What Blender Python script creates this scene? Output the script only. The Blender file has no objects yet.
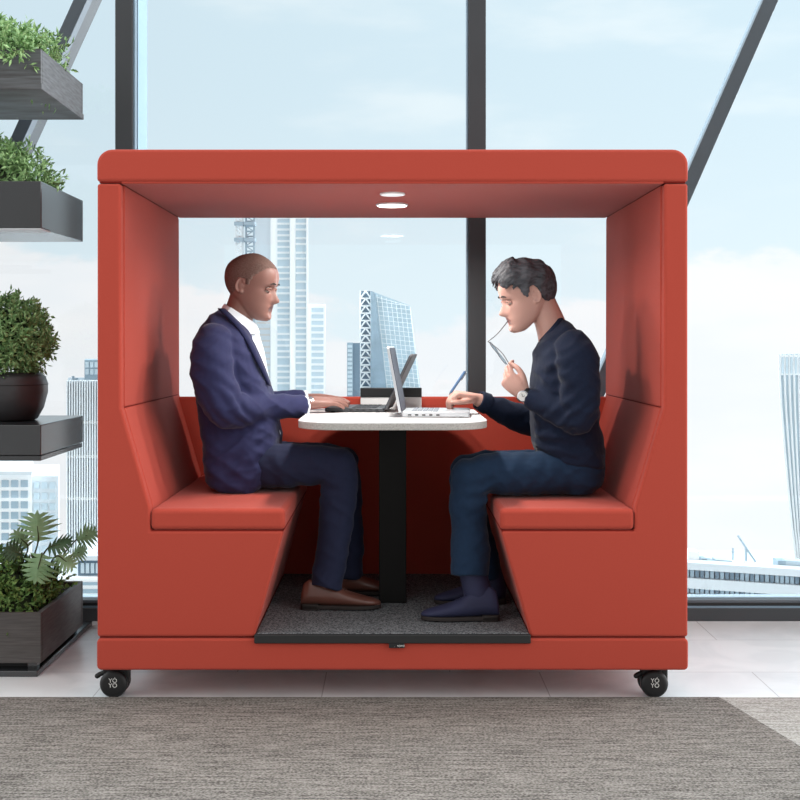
import bpy, bmesh, math, random
import numpy as np
from mathutils import Vector, Matrix, noise

random.seed(7)
SC = bpy.context.scene
COL = SC.collection
PI = math.pi

# ------------------------------------------------------------ camera geometry
SCL, DIST, VX, VY, CAMH = 0.0034, 4.0, 392.5, 344.0, 1.2187
def K(Y): return 1 + Y / DIST
def P(px, py, Y):
    k = K(Y)
    return Vector(((px - VX) * SCL * k, Y, CAMH - (py - VY) * SCL * k))
def X(px, Y=0.0): return (px - VX) * SCL * K(Y)
def Z(py, Y=0.0): return CAMH - (py - VY) * SCL * K(Y)

cam = bpy.data.cameras.new('camera')
camo = bpy.data.objects.new('camera', cam)
COL.objects.link(camo)
camo.location = (0, -DIST, CAMH)
camo.rotation_euler = (PI / 2, 0, 0)
cam.sensor_width = 36
cam.lens = 36 * (DIST / SCL) / 800
cam.shift_x = (400 - VX) / 800
cam.shift_y = -(400 - VY) / 800
cam.clip_end = 2000
SC.camera = camo
SC.view_settings.view_transform = 'Standard'
SC.view_settings.look = 'None'
SC.view_settings.gamma = 1
SC.view_settings.exposure = 0.22
SC.view_settings.use_curve_mapping = False
try:
    SC.cycles.use_denoising = True
    SC.cycles.max_bounces = 10
    SC.cycles.transparent_max_bounces = 24
    SC.cycles.caustics_reflective = False
    SC.cycles.caustics_refractive = False
except Exception:
    pass

# ------------------------------------------------------------------ materials
def srgb(r, g, b):
    f = lambda c: (c / 255 / 12.92) if c / 255 <= 0.04045 else ((c / 255 + 0.055) / 1.055) ** 2.4
    return (f(r), f(g), f(b), 1)

def mat(name, col, rough=0.6, metal=0.0, spec=0.5, var=0.0, vscale=20, bump=0.0, bscale=300,
        sheen=0.0, sss=0.0, emit=None, estr=0.0, col2=None, stretch=None, vcontrast=1.0, coat=0.0):
    m = bpy.data.materials.new(name)
    m.use_nodes = True
    nt = m.node_tree
    b = nt.nodes['Principled BSDF']
    b.inputs['Base Color'].default_value = col
    b.inputs['Roughness'].default_value = rough
    b.inputs['Metallic'].default_value = metal
    b.inputs['Specular IOR Level'].default_value = spec
    if sheen:
        b.inputs['Sheen Weight'].default_value = sheen
        b.inputs['Sheen Roughness'].default_value = 0.4
    if coat:
        b.inputs['Coat Weight'].default_value = coat
    if sss:
        b.inputs['Subsurface Weight'].default_value = sss
        b.inputs['Subsurface Radius'].default_value = (0.012, 0.005, 0.003)
        b.inputs['Subsurface Scale'].default_value = 0.6
    if emit:
        b.inputs['Emission Color'].default_value = emit
        b.inputs['Emission Strength'].default_value = estr
    tc = nt.nodes.new('ShaderNodeTexCoord')
    src = tc.outputs['Object']
    if stretch:
        mp = nt.nodes.new('ShaderNodeMapping')
        mp.inputs['Scale'].default_value = stretch
        nt.links.new(src, mp.inputs['Vector'])
        src = mp.outputs['Vector']
    if var or col2:
        n = nt.nodes.new('ShaderNodeTexNoise')
        n.inputs['Scale'].default_value = vscale
        n.inputs['Detail'].default_value = 4
        nt.links.new(src, n.inputs['Vector'])
        r = nt.nodes.new('ShaderNodeValToRGB')
        h = 0.25 / vcontrast
        r.color_ramp.elements[0].position = 0.5 - h
        r.color_ramp.elements[1].position = 0.5 + h
        if col2:
            c0, c1 = col, col2
        else:
            c0 = tuple(c * (1 - var) for c in col[:3]) + (1,)
            c1 = tuple(min(1, c * (1 + var)) for c in col[:3]) + (1,)
        r.color_ramp.elements[0].color = c0
        r.color_ramp.elements[1].color = c1
        nt.links.new(n.outputs['Fac'], r.inputs['Fac'])
        nt.links.new(r.outputs['Color'], b.inputs['Base Color'])
    if bump:
        n2 = nt.nodes.new('ShaderNodeTexNoise')
        n2.inputs['Scale'].default_value = bscale
        n2.inputs['Detail'].default_value = 3
        nt.links.new(src, n2.inputs['Vector'])
        bp = nt.nodes.new('ShaderNodeBump')
        bp.inputs['Strength'].default_value = bump
        bp.inputs['Distance'].default_value = 0.002
        nt.links.new(n2.outputs['Fac'], bp.inputs['Height'])
        nt.links.new(bp.outputs['Normal'], b.inputs['Normal'])
    return m

M = {}
M['red'] = mat('red_upholstery', srgb(175, 70, 56), 0.9, spec=0.2, var=0.03, vscale=180, bump=0.25, bscale=900, sheen=0.12)
M['seam'] = mat('dark_red_piping', srgb(120, 34, 28), 0.9, spec=0.1, var=0.05, bump=0.2)
M['carpet'] = mat('charcoal_carpet', srgb(58, 60, 62), 0.95, spec=0.1, col2=srgb(132, 135, 138), vscale=190, vcontrast=2.2, bump=0.8, bscale=400)
M['black'] = mat('black_plastic', srgb(24, 25, 27), 0.5, var=0.1, vscale=40)
M['blackmetal'] = mat('black_powder_coat', srgb(14, 14, 13), 0.7, spec=0.25, var=0.1, vscale=30, bump=0.1, bscale=500)
M['trim'] = mat('dark_rubber_edge', srgb(28, 29, 30), 0.6, var=0.1)
M['white'] = mat('white_lettering', srgb(225, 225, 222), 0.6, var=0.02)
M['laminate'] = mat('white_table_laminate', srgb(238, 238, 238), 0.35, var=0.015, vscale=15)
M['edgeband'] = mat('grey_speckled_edge', srgb(150, 146, 142), 0.6, col2=srgb(190, 187, 182), vscale=180)
M['lamp'] = mat('lamp_diffuser', srgb(255, 255, 255), 0.5, emit=(1, 0.97, 0.93, 1), estr=9.0, var=0.01)
M['lampdim'] = mat('lamp_lens', srgb(225, 228, 230), 0.4, emit=(1, 0.98, 0.95, 1), estr=0.35, var=0.01)
M['whiteplastic'] = mat('white_plastic', srgb(235, 236, 236), 0.4, var=0.02)
M['frame'] = mat('dark_window_frame', srgb(58, 62, 66), 0.5, var=0.06, vscale=6, bump=0.05)
M['alu'] = mat('blue_grey_aluminium', srgb(132, 156, 174), 0.35, metal=0.3, var=0.08, vscale=5)
M['brace'] = mat('brace_steel', srgb(96, 104, 112), 0.5, var=0.12, vscale=2)
M['bracelight'] = mat('brace_steel_web', srgb(140, 156, 168), 0.5, var=0.08, vscale=2)
M['sill'] = mat('exterior_sill_metal', srgb(176, 190, 200), 0.5, var=0.04, vscale=4)
M['silver'] = mat('silver_laptop_metal', srgb(196, 200, 204), 0.35, metal=0.5, var=0.02)
M['darkgrey'] = mat('dark_grey_metal', srgb(70, 72, 76), 0.4, metal=0.4, var=0.04)
M['graphite'] = mat('graphite_lid', srgb(74, 74, 76), 0.5, var=0.06)
M['screen'] = mat('laptop_screen_glass', srgb(40, 48, 68), 0.5, spec=0.3, var=0.03)
M['keys'] = mat('laptop_keys', srgb(44, 46, 50), 0.6, var=0.08)
M['keyslight'] = mat('laptop_keys_grey', srgb(120, 126, 134), 0.6, var=0.08)
M['woodgrey'] = mat('grey_stained_wood', srgb(62, 60, 60), 0.6, col2=srgb(104, 108, 112), vscale=14, stretch=(0.5, 1.0, 9.0), bump=0.2, bscale=30)
M['wooddark'] = mat('dark_stained_wood', srgb(58, 54, 53), 0.6, col2=srgb(88, 84, 82), vscale=14, stretch=(0.6, 0.9, 10.0), bump=0.25, bscale=30)
M['planter'] = mat('black_planter_metal', srgb(42, 45, 48), 0.2, var=0.08, vscale=8, spec=1.0)
M['bowl'] = mat('dark_stoneware', srgb(58, 58, 60), 0.4, var=0.12, vscale=18, bump=0.1)
M['soil'] = mat('potting_soil', srgb(38, 30, 24), 0.95, var=0.3, vscale=80, bump=0.8, bscale=90)
M['lip'] = mat('pale_metal_lip', srgb(205, 210, 214), 0.4, var=0.03)
M['leaf'] = mat('boxwood_leaf', srgb(86, 132, 74), 0.55, col2=srgb(172, 204, 144), vscale=55, spec=0.3, vcontrast=1.2)
M['leafdark'] = mat('dense_shrub_leaf', srgb(66, 108, 54), 0.55, col2=srgb(148, 184, 106), vscale=60, spec=0.3, vcontrast=1.2)
M['bigleaf'] = mat('lobed_leaf', srgb(112, 150, 104), 0.5, col2=srgb(156, 186, 142), vscale=18, spec=0.4)
M['bigleafdark'] = mat('lobed_leaf_dark', srgb(58, 84, 58), 0.5, col2=srgb(82, 110, 76), vscale=18, spec=0.4)
M['stem'] = mat('plant_stem', srgb(70, 78, 46), 0.7, var=0.2)
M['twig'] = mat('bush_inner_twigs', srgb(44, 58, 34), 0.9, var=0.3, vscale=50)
M['suit'] = mat('navy_suit_wool', srgb(46, 49, 84), 0.85, spec=0.2, var=0.06, vscale=60, bump=0.2, bscale=700, sheen=0.15)
M['suitdark'] = mat('navy_suit_lapel', srgb(40, 43, 76), 0.85, spec=0.2, var=0.06, vscale=60, bump=0.2, bscale=700, sheen=0.1)
M['trouser'] = mat('navy_suit_trouser_wool', srgb(37, 42, 66), 0.85, spec=0.2, var=0.06, vscale=60, bump=0.2, bscale=700, sheen=0.1)
M['shirt'] = mat('white_shirt_cotton', srgb(232, 240, 246), 0.8, spec=0.2, var=0.02, bump=0.1, bscale=400)
M['sweater'] = mat('black_navy_knit', srgb(27, 35, 54), 0.95, spec=0.15, var=0.12, vscale=120, bump=0.4, bscale=420, sheen=0.12)
M['jeans'] = mat('dark_blue_trouser_cotton', srgb(28, 48, 72), 0.9, spec=0.2, var=0.1, vscale=60, bump=0.3, bscale=600, sheen=0.1)
M['skin_dark'] = mat('brown_skin', srgb(140, 101, 91), 0.5, spec=0.4, var=0.08, vscale=16, sss=0.05)
M['skin_hand'] = M['skin_dark']
M['lips_dark'] = mat('brown_lips', srgb(104, 66, 62), 0.5, var=0.05)
M['skin_light'] = mat('fair_skin', srgb(200, 156, 143), 0.5, spec=0.4, var=0.05, vscale=16, sss=0.1)
M['lips_light'] = mat('pink_lips', srgb(164, 108, 102), 0.5, var=0.05)
M['stubble'] = mat('cropped_hair', srgb(100, 77, 70), 0.9, col2=srgb(134, 113, 105), vscale=240, spec=0.2, bump=0.4, bscale=700)
M['hair'] = mat('dark_wavy_hair', srgb(36, 37, 42), 0.62, col2=srgb(92, 94, 100), vscale=70, stretch=(0.22, 1.6, 1.2), spec=0.35, bump=0.5, bscale=90)
M['brow'] = mat('eyebrow_hair', srgb(40, 34, 32), 0.8, var=0.1)
M['eyewhite'] = mat('eye_white', srgb(176, 166, 160), 0.3, var=0.01)
M['iris'] = mat('eye_iris', srgb(40, 28, 22), 0.2, var=0.05)
M['brownleather'] = mat('brown_leather', srgb(104, 66, 56), 0.35, var=0.14, vscale=12, coat=0.2)
M['laces'] = mat('shoe_laces', srgb(52, 36, 32), 0.8, var=0.1)
M['sole'] = mat('dark_shoe_sole', srgb(40, 34, 32), 0.7, var=0.1)
M['bootleather'] = mat('navy_suede', srgb(36, 40, 70), 0.75, var=0.15, vscale=14, bump=0.15)
M['steel'] = mat('polished_steel', srgb(190, 192, 196), 0.25, metal=0.9, var=0.02)
M['glassframe'] = mat('thin_metal_spectacle_frame', srgb(120, 118, 120), 0.3, metal=0.7, var=0.03)
M['dial'] = mat('white_watch_dial', srgb(240, 240, 238), 0.3, var=0.01)
M['penblue'] = mat('blue_pen_barrel', srgb(92, 122, 160), 0.3, var=0.03)

# ------------------------------------------------------------- object helpers
def link(o, parent=None):
    COL.objects.link(o)
    if parent is not None:
        o.parent = parent
        o.matrix_parent_inverse = parent.matrix_basis.inverted()
    return o

def tag(o, label=None, cat=None, group=None, kind=None):
    if label: o['label'] = label
    if cat: o['category'] = cat
    if group: o['group'] = group
    if kind: o['kind'] = kind
    return o

def empty(name, loc=(0, 0, 0)):
    o = bpy.data.objects.new(name, None)
    o.empty_display_size = 0.1
    o.location = loc
    COL.objects.link(o)
    return o

def meshobj(name, bm, m, parent=None, smooth=True, bevel=0.0, segs=3, angle=40, sub=0):
    bmesh.ops.recalc_face_normals(bm, faces=bm.faces[:])
    me = bpy.data.meshes.new(name)
    bm.to_mesh(me)
    bm.free()
    ms = m if isinstance(m, (list, tuple)) else [m]
    for x in ms:
        me.materials.append(x)
    if smooth:
        me.polygons.foreach_set('use_smooth', [True] * len(me.polygons))
    o = bpy.data.objects.new(name, me)
    link(o, parent)
    if bevel:
        md = o.modifiers.new('bevel', 'BEVEL')
        md.width = bevel
        md.segments = segs
        md.limit_method = 'ANGLE'
        md.angle_limit = math.radians(30)
        md.harden_normals = False
    if sub:
        md = o.modifiers.new('sub', 'SUBSURF')
        md.levels = md.render_levels = sub
    if smooth:
        try:
            me.set_sharp_from_angle(angle=math.radians(angle))
        except Exception:
            pass
    return o

def box(bm, x0, x1, y0, y1, z0, z1, mi=0):
    v = [bm.verts.new((x, y, z)) for z in (z0, z1) for y in (y0, y1) for x in (x0, x1)]
    for f in ((0, 1, 3, 2), (4, 6, 7, 5), (0, 4, 5, 1), (2, 3, 7, 6), (0, 2, 6, 4), (1, 5, 7, 3)):
        bm.faces.new([v[i] for i in f]).material_index = mi

def boxobj(name, b, m, parent=None, bevel=0.0, segs=2):
    bm = bmesh.new()
    box(bm, *b)
    return meshobj(name, bm, m, parent, bevel=bevel, segs=segs)

def prism_xz(bm, pts, y0, y1, mi=0):
    a = [bm.verts.new((x, y0, z)) for x, z in pts]
    b = [bm.verts.new((x, y1, z)) for x, z in pts]
    n = len(pts)
    bm.faces.new(a).material_index = mi
    bm.faces.new(b[::-1]).material_index = mi
    for i in range(n):
        bm.faces.new([a[i], b[i], b[(i + 1) % n], a[(i + 1) % n]]).material_index = mi

def prism_z(bm, pts, z0, z1, mi=0):
    a = [bm.verts.new((x, y, z0)) for x, y in pts]
    b = [bm.verts.new((x, y, z1)) for x, y in pts]
    n = len(pts)
    bm.faces.new(a[::-1]).material_index = mi
    bm.faces.new(b).material_index = mi
    for i in range(n):
        bm.faces.new([a[i], a[(i + 1) % n], b[(i + 1) % n], b[i]]).material_index = mi

def rounded_rect(x0, x1, y0, y1, r, n=8):
    r = min(r, (x1 - x0) / 2 - 1e-4, (y1 - y0) / 2 - 1e-4)
    out = []
    for cx, cy, a0 in ((x1 - r, y1 - r, 0), (x0 + r, y1 - r, 90), (x0 + r, y0 + r, 180), (x1 - r, y0 + r, 270)):
        for i in range(n + 1):
            a = math.radians(a0 + 90 * i / n)
            out.append((cx + r * math.cos(a), cy + r * math.sin(a)))
    return out

def ringpts(c, u, v, n=24, p=2.0):
    out = []
    for i in range(n):
        t = 2 * PI * i / n
        ct, st = math.cos(t), math.sin(t)
        out.append(c + u * (math.copysign(abs(ct) ** (2 / p), ct)) + v * (math.copysign(abs(st) ** (2 / p), st)))
    return out

def loft(bm, rings, mi=0, caps=True):
    vs = [[bm.verts.new(p) for p in r] for r in rings]
    n = len(rings[0])
    for a, b in zip(vs, vs[1:]):
        for i in range(n):
            bm.faces.new([a[i], a[(i + 1) % n], b[(i + 1) % n], b[i]]).material_index = mi
    if caps:
        bm.faces.new(vs[0][::-1]).material_index = mi
        bm.faces.new(vs[-1]).material_index = mi

def catmull(pts, per=6):
    pts = [np.array(p, dtype=float) for p in pts]
    if len(pts) < 3:
        return [pts[0] + (pts[-1] - pts[0]) * i / per for i in range(per + 1)]
    q = [2 * pts[0] - pts[1]] + pts + [2 * pts[-1] - pts[-2]]
    out = []
    for i in range(1, len(q) - 2):
        p0, p1, p2, p3 = q[i - 1], q[i], q[i + 1], q[i + 2]
        for j in range(per):
            t = j / per
            out.append(0.5 * (2 * p1 + (p2 - p0) * t + (2 * p0 - 5 * p1 + 4 * p2 - p3) * t * t + (3 * p1 - p0 - 3 * p2 + p3) * t ** 3))
    out.append(pts[-1])
    return out

def tube(bm, pts, rad, n=14, per=5, flat=None, hint=None, round_ends=True, mi=0):
    """elliptical tube through pts; rad = radius per point; flat = ratio of the second axis; hint = direction of first axis"""
    data = []
    rad = [rad] * len(pts) if not isinstance(rad, (list, tuple)) else rad
    for p, r in zip(pts, rad):
        data.append(list(p) + [r])
    d = catmull(data, per)
    C = [Vector(x[:3]) for x in d]
    R = [max(1e-4, x[3]) for x in d]
    rings = []
    u = None
    for i, c in enumerate(C):
        t = (C[min(i + 1, len(C) - 1)] - C[max(i - 1, 0)]).normalized()
        if u is None:
            h = Vector(hint) if hint is not None else (Vector((0, 1, 0)) if abs(t.y) < 0.9 else Vector((1, 0, 0)))
        else:
            h = Vector(hint) if hint is not None else u
        u = (h - t * h.dot(t)).normalized()
        w = t.cross(u)
        rings.append((c, t, u, w, R[i]))
    f = flat or 1.0
    out = []
    if round_ends:
        c, t, u, w, r = rings[0]
        for a in (75, 50, 25):
            a = math.radians(a)
            out.append(ringpts(c - t * r * math.sin(a) * min(1, f), u * r * math.cos(a), w * r * f * math.cos(a), n))
    for c, t, u, w, r in rings:
        out.append(ringpts(c, u * r, w * r * f, n))
    if round_ends:
        c, t, u, w, r = rings[-1]
        for a in (25, 50, 75):
            a = math.radians(a)
            out.append(ringpts(c + t * r * math.sin(a) * min(1, f), u * r * math.cos(a), w * r * f * math.cos(a), n))
    loft(bm, out, mi)

def cyl(bm, a, b, r, n=16, r2=None, mi=0):
    a, b = Vector(a), Vector(b)
    t = (b - a).normalized()
    h = Vector((0, 0, 1)) if abs(t.z) < 0.9 else Vector((1, 0, 0))
    u = (h - t * h.dot(t)).normalized()
    w = t.cross(u)
    r2 = r if r2 is None else r2
    loft(bm, [ringpts(a, u * r, w * r, n), ringpts(b, u * r2, w * r2, n)], mi)

def lathe(bm, prof, c, axis=Vector((0, 0, 1)), n=32, mi=0):
    axis = axis.normalized()
    h = Vector((1, 0, 0)) if abs(axis.x) < 0.9 else Vector((0, 1, 0))
    u = (h - axis * h.dot(axis)).normalized()
    w = axis.cross(u)
    loft(bm, [ringpts(Vector(c) + axis * z, u * max(r, 1e-4), w * max(r, 1e-4), n) for r, z in prof], mi)

def ellipsoid(bm, c, ax, n=16, m=10, mi=0):
    c = Vector(c)
    a, b, d = [Vector(v) for v in ax]
    rings = []
    for j in range(1, m):
        th = PI * j / m
        rings.append(ringpts(c + d * math.cos(th), a * math.sin(th), b * math.sin(th), n))
    loft(bm, rings, mi)

def textmesh(name, txt, size, m, parent, M4, extrude=0.0004):
    cu = bpy.data.curves.new('txt', 'FONT')
    cu.body = txt
    cu.size = size
    cu.align_x = 'CENTER'
    cu.align_y = 'CENTER'
    cu.extrude = extrude
    cu.space_line = 0.8
    t = bpy.data.objects.new('txt', cu)
    COL.objects.link(t)
    dg = bpy.context.evaluated_depsgraph_get()
    me = bpy.data.meshes.new_from_object(t.evaluated_get(dg))
    bpy.data.objects.remove(t)
    me.transform(M4)
    me.materials.clear()
    me.materials.append(m)
    me.name = name
    o = bpy.data.objects.new(name, me)
    return link(o, parent)

def fuse(bm, voxel, smooth=2, factor=0.5):
    """union of overlapping closed shells -> one continuous surface"""
    bmesh.ops.recalc_face_normals(bm, faces=bm.faces[:])
    me = bpy.data.meshes.new('tmp')
    bm.to_mesh(me)
    bm.free()
    o = bpy.data.objects.new('tmp', me)
    COL.objects.link(o)
    r = o.modifiers.new('r', 'REMESH')
    r.mode = 'VOXEL'
    r.voxel_size = voxel
    if smooth:
        sm = o.modifiers.new('s', 'SMOOTH')
        sm.iterations = smooth
        sm.factor = factor
    dg = bpy.context.evaluated_depsgraph_get()
    out = bpy.data.meshes.new_from_object(o.evaluated_get(dg))
    bpy.data.objects.remove(o)
    bpy.data.meshes.remove(me)
    return out

def folds(me, fn):
    """move every vertex along its normal by fn(position)"""
    n = len(me.vertices)
    co = np.empty(n * 3)
    me.vertices.foreach_get('co', co)
    no = np.empty(n * 3)
    me.vertices.foreach_get('normal', no)
    co = co.reshape(-1, 3)
    no = no.reshape(-1, 3)
    d = np.array([fn(Vector(c), Vector(m)) for c, m in zip(co, no)])
    co = co + no * d[:, None]
    me.vertices.foreach_set('co', co.ravel())
    me.update()

def meobj(name, me, m, parent=None):
    me.name = name
    me.materials.clear()
    for x in (m if isinstance(m, (list, tuple)) else [m]):
        me.materials.append(x)
    me.polygons.foreach_set('use_smooth', [True] * len(me.polygons))
    o = bpy.data.objects.new(name, me)
    return link(o, parent)

# ---------------------------------------------------------------------- world
w = bpy.data.worlds.new('sky')
SC.world = w
w.use_nodes = True
nt = w.node_tree
N, L = nt.nodes, nt.links
bg = N['Background']
tc = N.new('ShaderNodeTexCoord')
sep = N.new('ShaderNodeSeparateXYZ')
L.new(tc.outputs['Generated'], sep.inputs[0])
def math_(op, a, b=None, c=None, clamp=False):
    n = N.new('ShaderNodeMath')
    n.operation = op
    n.use_clamp = clamp
    for i, x in enumerate((a, b, c)):
        if x is None: continue
        if isinstance(x, (int, float)): n.inputs[i].default_value = x
        else: L.new(x, n.inputs[i])
    return n.outputs[0]
def maprange(v, a, b, c, d, smooth=True):
    n = N.new('ShaderNodeMapRange')
    n.interpolation_type = 'SMOOTHSTEP' if smooth else 'LINEAR'
    L.new(v, n.inputs['Value'])
    for k_, x in zip(('From Min', 'From Max', 'To Min', 'To Max'), (a, b, c, d)):
        n.inputs[k_].default_value = x
    return n.outputs['Result']
def mixc(f, a, b):
    n = N.new('ShaderNodeMix')
    n.data_type = 'RGBA'
    L.new(f, n.inputs['Factor'])
    for i, x in ((6, a), (7, b)):
        if isinstance(x, tuple): n.inputs[i].default_value = x
        else: L.new(x, n.inputs[i])
    return n.outputs[2]
dx, dy, dz = sep.outputs
ns = N.new('ShaderNodeTexNoise')
ns.inputs['Scale'].default_value = 9
ns.inputs['Detail'].default_value = 7
ns.inputs['Roughness'].default_value = 0.55
mp = N.new('ShaderNodeMapping')
mp.inputs['Scale'].default_value = (1, 1, 2.0)
mp.inputs['Location'].default_value = (1.7, 0.4, 0.9)
L.new(tc.outputs['Generated'], mp.inputs['Vector'])
L.new(mp.outputs[0], ns.inputs['Vector'])
ns2 = N.new('ShaderNodeTexNoise')
ns2.inputs['Scale'].default_value = 5
ns2.inputs['Detail'].default_value = 5
mp2 = N.new('ShaderNodeMapping')
mp2.inputs['Scale'].default_value = (1, 1, 3.5)
mp2.inputs['Location'].default_value = (0.3, 2.4, 0.1)
L.new(tc.outputs['Generated'], mp2.inputs['Vector'])
L.new(mp2.outputs[0], ns2.inputs['Vector'])
sky = mixc(maprange(dz, -0.08, 0.26, 0, 1), (0.735, 0.83, 0.868, 1), (0.60, 0.74, 0.815, 1))
wisp = math_('MULTIPLY', maprange(ns2.outputs['Fac'], 0.48, 0.72, 0, 1), 0.75)
sky = mixc(wisp, sky, (0.765, 0.845, 0.875, 1))
edge = math_('ADD', math_('MULTIPLY', math_('ABSOLUTE', dx), 0.27), math_('MULTIPLY', math_('SUBTRACT', ns.outputs['Fac'], 0.5), 0.16))
cm = maprange(math_('SUBTRACT', math_('ADD', edge, 0.0), dz), -0.004, 0.014, 0, 1)
cm = math_('MULTIPLY', cm, maprange(dz, 0.2, 0.12, 0, 1))
cloudcol = mixc(maprange(ns2.outputs['Fac'], 0.35, 0.65, 0, 1), (0.80, 0.83, 0.855, 1), (0.86, 0.865, 0.872, 1))
col = mixc(cm, sky, cloudcol)
col = mixc(maprange(dy, 0.4, -0.1, 0, 1), col, (0.85, 0.845, 0.835, 1))
L.new(col, bg.inputs['Color'])
st = maprange(dy, -0.3, 0.35, 0.6, 1.0)
st = math_('MULTIPLY', st, maprange(dx, -1.0, 1.0, 0.8, 1.2, False))
up = maprange(dz, 0.3, 0.8, 1.0, 1.9)
st = math_('MULTIPLY', st, up)
# glow lobes added outside the view to light the booth walls, stronger at right
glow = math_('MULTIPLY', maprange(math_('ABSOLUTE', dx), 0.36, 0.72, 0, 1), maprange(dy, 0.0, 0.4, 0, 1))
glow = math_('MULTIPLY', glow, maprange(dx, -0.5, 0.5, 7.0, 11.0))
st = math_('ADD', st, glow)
# unseen side lobes added to lift the inner walls over the front faces
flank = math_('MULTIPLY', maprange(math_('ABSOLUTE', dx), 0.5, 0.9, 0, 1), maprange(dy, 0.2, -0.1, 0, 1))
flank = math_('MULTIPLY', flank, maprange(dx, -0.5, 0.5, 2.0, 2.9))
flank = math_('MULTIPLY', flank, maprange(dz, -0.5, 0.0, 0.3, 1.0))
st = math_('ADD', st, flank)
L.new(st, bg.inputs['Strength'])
# ----------------------------------------------------------------------- room
def floor_material():
    m = bpy.data.materials.new('pale_stone_tiles')
    m.use_nodes = True
    nt = m.node_tree
    b = nt.nodes['Principled BSDF']
    tc = nt.nodes.new('ShaderNodeTexCoord')
    mp = nt.nodes.new('ShaderNodeMapping')
    mp.inputs['Location'].default_value = (-1.335 + 0.79 * 10, -0.844 + 0.473 * 11, 0)
    nt.links.new(tc.outputs['Object'], mp.inputs['Vector'])
    br = nt.nodes.new('ShaderNodeTexBrick')
    br.offset = 0.42
    br.inputs['Scale'].default_value = 1
    br.inputs['Brick Width'].default_value = 0.79
    br.inputs['Row Height'].default_value = 0.473
    br.inputs['Mortar Size'].default_value = 0.0022
    br.inputs['Mortar Smooth'].default_value = 0.2
    br.inputs['Bias'].default_value = 0
    br.inputs['Color1'].default_value = srgb(242, 246, 247)
    br.inputs['Color2'].default_value = srgb(236, 241, 243)
    br.inputs['Mortar'].default_value = srgb(190, 192, 194)
    nt.links.new(mp.outputs[0], br.inputs['Vector'])
    n = nt.nodes.new('ShaderNodeTexNoise')
    n.inputs['Scale'].default_value = 3.5
    n.inputs['Detail'].default_value = 6
    n.inputs['Distortion'].default_value = 1.2
    nt.links.new(tc.outputs['Object'], n.inputs['Vector'])
    r = nt.nodes.new('ShaderNodeValToRGB')
    r.color_ramp.elements[0].position = 0.38
    r.color_ramp.elements[0].color = (0.90, 0.91, 0.915, 1)
    r.color_ramp.elements[1].position = 0.56
    r.color_ramp.elements[1].color = (1, 1, 1, 1)
    nt.links.new(n.outputs['Fac'], r.inputs['Fac'])
    mx = nt.nodes.new('ShaderNodeMix')
    mx.data_type = 'RGBA'
    mx.blend_type = 'MULTIPLY'
    mx.inputs[0].default_value = 1
    nt.links.new(br.outputs['Color'], mx.inputs[6])
    nt.links.new(r.outputs['Color'], mx.inputs[7])
    nt.links.new(mx.outputs[2], b.inputs['Base Color'])
    b.inputs['Roughness'].default_value = 0.28
    return m

def rug_material(name, c0, c1):
    m = bpy.data.materials.new(name)
    m.use_nodes = True
    nt = m.node_tree
    b = nt.nodes['Principled BSDF']
    b.inputs['Roughness'].default_value = 0.97
    b.inputs['Specular IOR Level'].default_value = 0.1
    tc = nt.nodes.new('ShaderNodeTexCoord')
    mp = nt.nodes.new('ShaderNodeMapping')
    mp.inputs['Scale'].default_value = (1, 1.4, 1)
    nt.links.new(tc.outputs['Object'], mp.inputs['Vector'])
    n = nt.nodes.new('ShaderNodeTexNoise')
    n.inputs['Scale'].default_value = 130
    n.inputs['Detail'].default_value = 3
    nt.links.new(mp.outputs[0], n.inputs['Vector'])
    mp2 = nt.nodes.new('ShaderNodeMapping')
    mp2.inputs['Scale'].default_value = (7, 90, 1)
    nt.links.new(tc.outputs['Object'], mp2.inputs['Vector'])
    n2 = nt.nodes.new('ShaderNodeTexNoise')
    n2.inputs['Scale'].default_value = 1
    n2.inputs['Detail'].default_value = 2
    nt.links.new(mp2.outputs[0], n2.inputs['Vector'])
    mx = nt.nodes.new('ShaderNodeMath')
    mx.operation = 'MULTIPLY_ADD'
    nt.links.new(n2.outputs['Fac'], mx.inputs[0])
    mx.inputs[1].default_value = 0.6
    nt.links.new(n.outputs['Fac'], mx.inputs[2])
    r = nt.nodes.new('ShaderNodeValToRGB')
    r.color_ramp.elements[0].position = 0.62
    r.color_ramp.elements[1].position = 0.98
    r.color_ramp.elements[0].color = c0
    r.color_ramp.elements[1].color = c1
    nt.links.new(mx.outputs[0], r.inputs['Fac'])
    nt.links.new(r.outputs['Color'], b.inputs['Base Color'])
    bp = nt.nodes.new('ShaderNodeBump')
    bp.inputs['Strength'].default_value = 0.8
    bp.inputs['Distance'].default_value = 0.004
    nt.links.new(mx.outputs[0], bp.inputs['Height'])
    nt.links.new(bp.outputs[0], b.inputs['Normal'])
    return m

tag(boxobj('floor', (-4.2, 4.2, -3.0, 1.25, -0.2, 0.0), floor_material()), kind='structure')

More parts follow.
